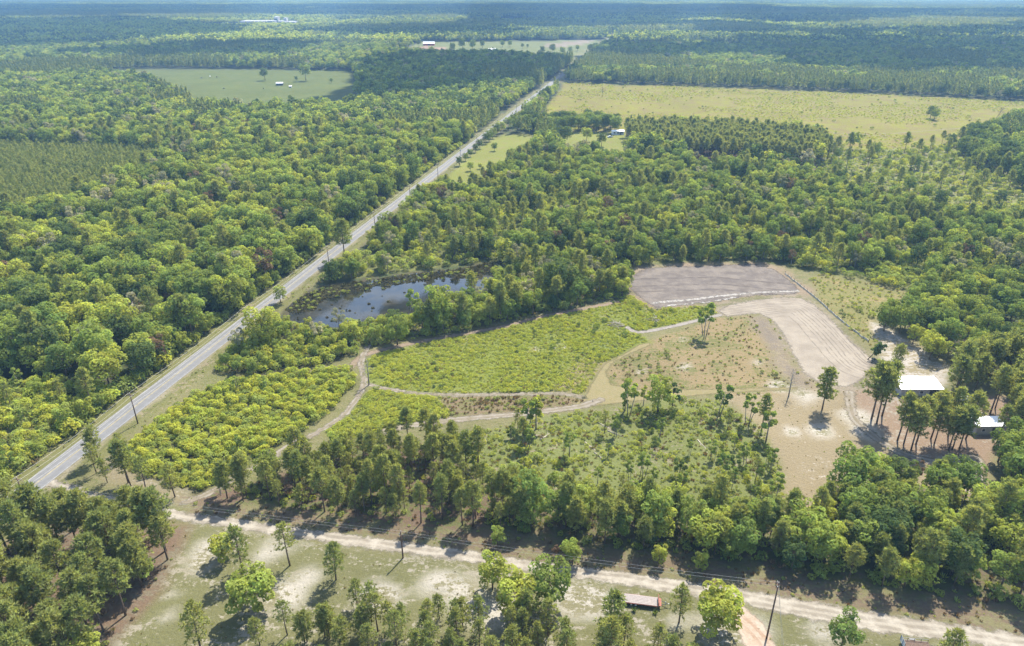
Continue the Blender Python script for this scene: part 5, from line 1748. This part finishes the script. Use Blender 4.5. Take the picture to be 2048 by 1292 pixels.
def boat():
    a, b = np.array([-87.2, 104.8]), np.array([-79.7, 103.5])
    c = (a + b) / 2
    o = empty('metal_boat', (c[0], c[1], 0), math.atan2(b[1] - a[1], b[0] - a[0]) + math.pi, label='pale blue boat lying on red pine straw in the pine wood', category='boat')
    st = [(-3.2, .72, .0), (-1.0, .78, .0), (1.2, .74, .02), (2.5, .48, .16), (3.2, .08, .34)]
    outer, f = [], []
    for (x, w, rise) in st:
        outer += [(x, -w, .58 + rise * .4), (x, -w * .72, .06 + rise), (x, w * .72, .06 + rise), (x, w, .58 + rise * .4)]
    for i in range(len(st) - 1):
        for k in range(3):
            f.append((i * 4 + k, i * 4 + k + 1, i * 4 + 5 + k, i * 4 + 4 + k))
    f.append((0, 3, 2, 1))
    MB().add(outer, f).build('hull', M['blue_paint'], o)
    MB().add([(1.9, -.57, .63), (2.5, -.46, .65), (3.2, -.08, .73), (3.2, .08, .73), (2.5, .46, .65), (1.9, .57, .63)], [(0, 1, 2, 3, 4, 5)]).build('bow_deck', M['white_paint'], o)
    for x in (-2.2, -.4, 1.0):
        MB().box(x, x + .35, -.66, .66, .36, .42).build('bench', M['blue_paint'], o)
    for s in (-1, 1):
        MB().tube([(p[0], s * p[1], .60 + p[2] * .4) for p in st], .035, 5).build('gunwale', M['steel_grey'], o)


boat()

# ------------------------------------------------------------------ silt fence, brush piles, fallen logs
fl = GP([(1570, 548), (1600, 572), (1635, 600), (1680, 640), (1737, 684)])
fl = smooth_line(fl, 10)
seg = np.concatenate([[0], np.cumsum(np.hypot(*np.diff(fl, axis=0).T))])
npan = int(seg[-1] / 2.6)
fo = empty('silt_fence', (fl[0][0], fl[0][1], 0), 0, label='low pale silt fence with wooden stakes along the graded lot', category='fence')
ps = [np.array([np.interp(q, seg, fl[:, 0]), np.interp(q, seg, fl[:, 1])]) - fl[0] for q in np.linspace(0, seg[-1], npan + 1)]
stake = MB().box(-.05, .05, -.05, .05, -.2, 1.25).mesh('post', M['plank_brown'])
R = np.random.default_rng(77)
for i, p in enumerate(ps):
    q = link('post', stake, fo, (p[0], p[1], 0))
    q.rotation_euler = (R.normal() * .06, R.normal() * .06, R.uniform(0, 1))
    if i < npan:
        n_ = ps[i + 1]
        h0, h1 = R.uniform(.5, .75), R.uniform(.5, .75)
        m_ = (p + n_) / 2 + R.normal(size=2) * .12
        hm = R.uniform(.35, .6)
        d = (n_ - p) / np.linalg.norm(n_ - p)
        nn = np.array([-d[1], d[0]]) * .03
        V = []
        for c_, hh in ((p, h0), (m_, hm), (n_, h1)):
            for sgn in (-1, 1):
                base = c_ + nn * sgn + d * (.06 if c_ is p else -.06 if c_ is n_ else 0)
                V += [(base[0] - .06, base[1], -.02 + 0.0), (base[0], base[1], hh)]
        # order per station: a_lo a_hi b_lo b_hi
        MB().add(V, [(0, 4, 5, 1), (4, 8, 9, 5), (2, 3, 7, 6), (6, 7, 11, 10), (1, 5, 7, 3), (5, 9, 11, 7)]).build('fabric_panel', M['silt'], fo)


def stick_mesh(seed, L, r, mat):
    R = np.random.default_rng(seed)
    m = MB()
    p = [np.array([0, 0, 0.0])]
    for k in range(4):
        p.append(p[-1] + np.array([L / 4, R.normal() * L * .04, R.normal() * L * .02]))
    m.tube(p, [r, r * .9, r * .7, r * .5, r * .25], 5)
    for k in (1, 2, 3):
        e = p[k] + np.array([L * .16, R.choice([-1, 1]) * L * .14, L * .05])
        m.tube([p[k], e], [r * .45, r * .15], 4, False)
    return m.mesh('branch', M[mat], True)


STK = [stick_mesh(501, 3.2, .09, 'dead'), stick_mesh(502, 2.4, .12, 'bark_grey'), stick_mesh(503, 4.0, .10, 'dead')]
for (px, py, lb, nst, rad) in [(1232, 651, 'low grey brush pile beside the bend of the grey dirt track', 46, 2.9), (1307, 641, 'taller grey brush pile in the weeds below the dirt pad', 46, 2.3)]:
    x, y = G(px, py)
    o = empty('brush_pile', (x, y, 0), 0, label=lb, category='brush pile')
    R = np.random.default_rng(px)
    for k in range(nst):
        a, r_ = R.uniform(0, 6.28), rad * math.sqrt(R.random()) * .8
        q = link('branch', STK[k % 3], o, (r_ * math.cos(a) - 1.2 * math.cos(a * 1.7), r_ * math.sin(a) - 1.2 * math.sin(a * 1.7), max(.05, (1 - r_ / rad) * 1.1 * R.random() + .06)))
        q.rotation_euler = (R.normal() * .25, R.normal() * .22, a * 1.7)
        q.scale = (R.uniform(.6, 1.1),) * 3
LOGM = [stick_mesh(511, 6.5, .15, 'dead'), stick_mesh(512, 5.0, .13, 'bark_grey')]
LOGS = [(1195, 845, -.7, 'pale fallen log in the brushy clearing below the grass track'), (1215, 862, -.6, 'second pale fallen log end to end with the log below the track'), (1170, 885, -.9, 'long thin fallen log lying in low weeds of the clearing'), (1188, 905, -1.0, 'thin bleached log by a dark bush in the clearing'),
        (1395, 880, -1.2, 'bleached branch leaning in bare dirt of the clearing'), (1405, 958, -.5, 'grey fallen log near yellow-green weeds in the clearing'), (1080, 880, .9, 'short fallen limb near the paired saplings')]
for i, (px, py, rz, lb) in enumerate(LOGS):
    x, y = G(px, py)
    o = link('fallen_log', LOGM[i % 2], None, (x, y, .14), label=lb, category='log')
    o.rotation_euler = (0, .02, rz)


# ------------------------------------------------------------------ dead, leaning and brown trees
def bare_tree(seed, H, mat, spread=.35, nbr=16, twigs=3):
    R = np.random.default_rng(seed)
    t, b = MB(), MB()
    r0 = H * .016 + .03
    t.tube([(0, 0, -.3), (R.normal() * .05, R.normal() * .05, H * .4), (R.normal() * .1, R.normal() * .1, H * .95)], [r0 * 1.2, r0 * .8, r0 * .15], 6)
    for i in range(nbr):
        z = H * (.35 + .6 * (i + R.random()) / nbr)
        a = i * 2.4 + R.normal() * .4
        L = H * spread * (1.15 - z / H) * R.uniform(.7, 1.2)
        d = np.array([math.cos(a), math.sin(a), R.uniform(.6, 1.3)])
        o = np.array([0, 0, z])
        e = o + d * L
        b.tube([o, o + d * L * .5 + R.normal(size=3) * L * .05, e], [r0 * .35, r0 * .22, .015], 4, False)
        for k in range(twigs):
            f = R.uniform(.4, .9)
            b.tube([o + d * L * f, o + d * L * f + (d + R.normal(size=3) * .7) * L * .35], [.03, .012], 3, False)
    return t.mesh('trunk', M[mat], True), b.mesh('branches', M[mat], True)


for i, (bp, ty, mat, spread, lb) in enumerate([((1577, 793), 738, 'bark_grey', .22, 'bare leafless sapling on tan grass at the graded lot corner'), ((1204, 195), 174, 'bark', .42, 'dark dead tree standing alone in the open field'), ((1990, 240), 214, 'bark', .4, 'leaning dead snag at the edge of the open field'),
                                                 ((1480, 322), 296, 'bark_grey', .25, 'bare grey snag among the homestead pines'), ((738, 770), 716, 'bark_grey', .22, 'grey leafless sapling at the corner of the diagonal track'), ((1386, 240), 224, 'bark', .15, 'short dark snag on the near side of the open field'),
                                                 ((800, 1000), 935, 'bark', .3, 'dead brown tree inside the pine stand by the dirt road')]):
    x, y = G(*bp)
    bb = (ty - 646) / F_PX
    H = CAM_H - y * (bb * CP + SP) / (CP - bb * SP)
    t, b = bare_tree(600 + i, H, mat, spread, 22, 4)
    o = empty('dead_tree', (x, y, 0), i, label=lb, category='dead tree')
    link('trunk', t, o)
    link('branches', b, o)
    if i == 2:
        o.rotation_euler = (.1, .35, 0)

x, y = G(1735, 719)
tr_, cr_ = broadleaf(701, 7.5, 2.0, 'dark', 800, .30, .22, 8, .9)
o = empty('leaning_tree', (x, y, 0), 0, label='dark green tree leaning steeply beside the end of the graded lot', category='tree')
o.rotation_euler = (0, .72, .25)
link('trunk', tr_, o)
link('crown', cr_, o)
for i, (px, py, s, lb) in enumerate([(1828, 962, .62, 'brown withered tree between green trees at the tan lawn'), (1110, 1112, .3, 'small withered brown bush on the dirt road shoulder')]):
    x, y = G(px, py)
    tr_, cr_ = broadleaf(710 + i, 10, 3.0, 'brown', 700, .32, .2, 9, .9, 'bark', True)
    o = empty('withered_tree', (x, y, 0), 0, s, label=lb, category='tree')
    link('trunk', tr_, o)
    link('crown', cr_, o)
# yuccas by the trailer
for (px, py, lb) in [(1268, 1222, 'small spiky plant on the grass near the trailer wheels'), (1310, 1228, 'larger spiky plant on the grass beneath the trailer tongue')]:
    x, y = G(px, py)
    o = link('spiky_plant', tuft(px, 'dark', 34, 1.0, .5), None, (x, y, -.02), label=lb, category='plant')
# cattle in the pasture
for i, (px, py, mt, lb) in enumerate([(403, 157, 'bark', 'brown cow grazing near the left trees of the pasture'), (420, 154, 'white_paint', 'white cow grazing between two brown cows'), (434, 155, 'bark', 'brown cow grazing next to the white cow'), (448, 178, 'dark_trim', 'black cow grazing in the lower pasture'), (527, 178, 'dark_trim', 'black cow grazing in line with the dark shed')]):
    x, y = G(px, py)
    m = MB()
    m.tube([(-1.0, 0, 1.1), (-.9, 0, 1.12), (-.4, 0, 1.05), (.3, 0, 1.08), (.85, 0, 1.15), (1.05, 0, 1.12)], [.12, .36, .42, .43, .36, .2], 8)
    m.tube([(.9, 0, 1.15), (1.25, 0, .85), (1.4, 0, .55)], [.24, .17, .14], 6)
    m.tube([(1.32, 0, .62), (1.5, 0, .35), (1.58, 0, .15)], [.16, .13, .08], 6)
    for sx, sy in ((.7, .2), (.7, -.2), (-.75, .2), (-.75, -.2)):
        m.tube([(sx, sy, .95), (sx + (.04 if sx > 0 else -.1), sy, .5), (sx, sy, .0)], [.16, .09, .06], 5)
    m.tube([(-1.0, 0, 1.2), (-1.12, 0, .7), (-1.1, 0, .45)], [.03, .025, .05], 4)
    o = m.build('cow', M[mt], None, True, label=lb, category='cow')
    o.location = (x, y, 0)
    o.rotation_euler.z = i * 1.3
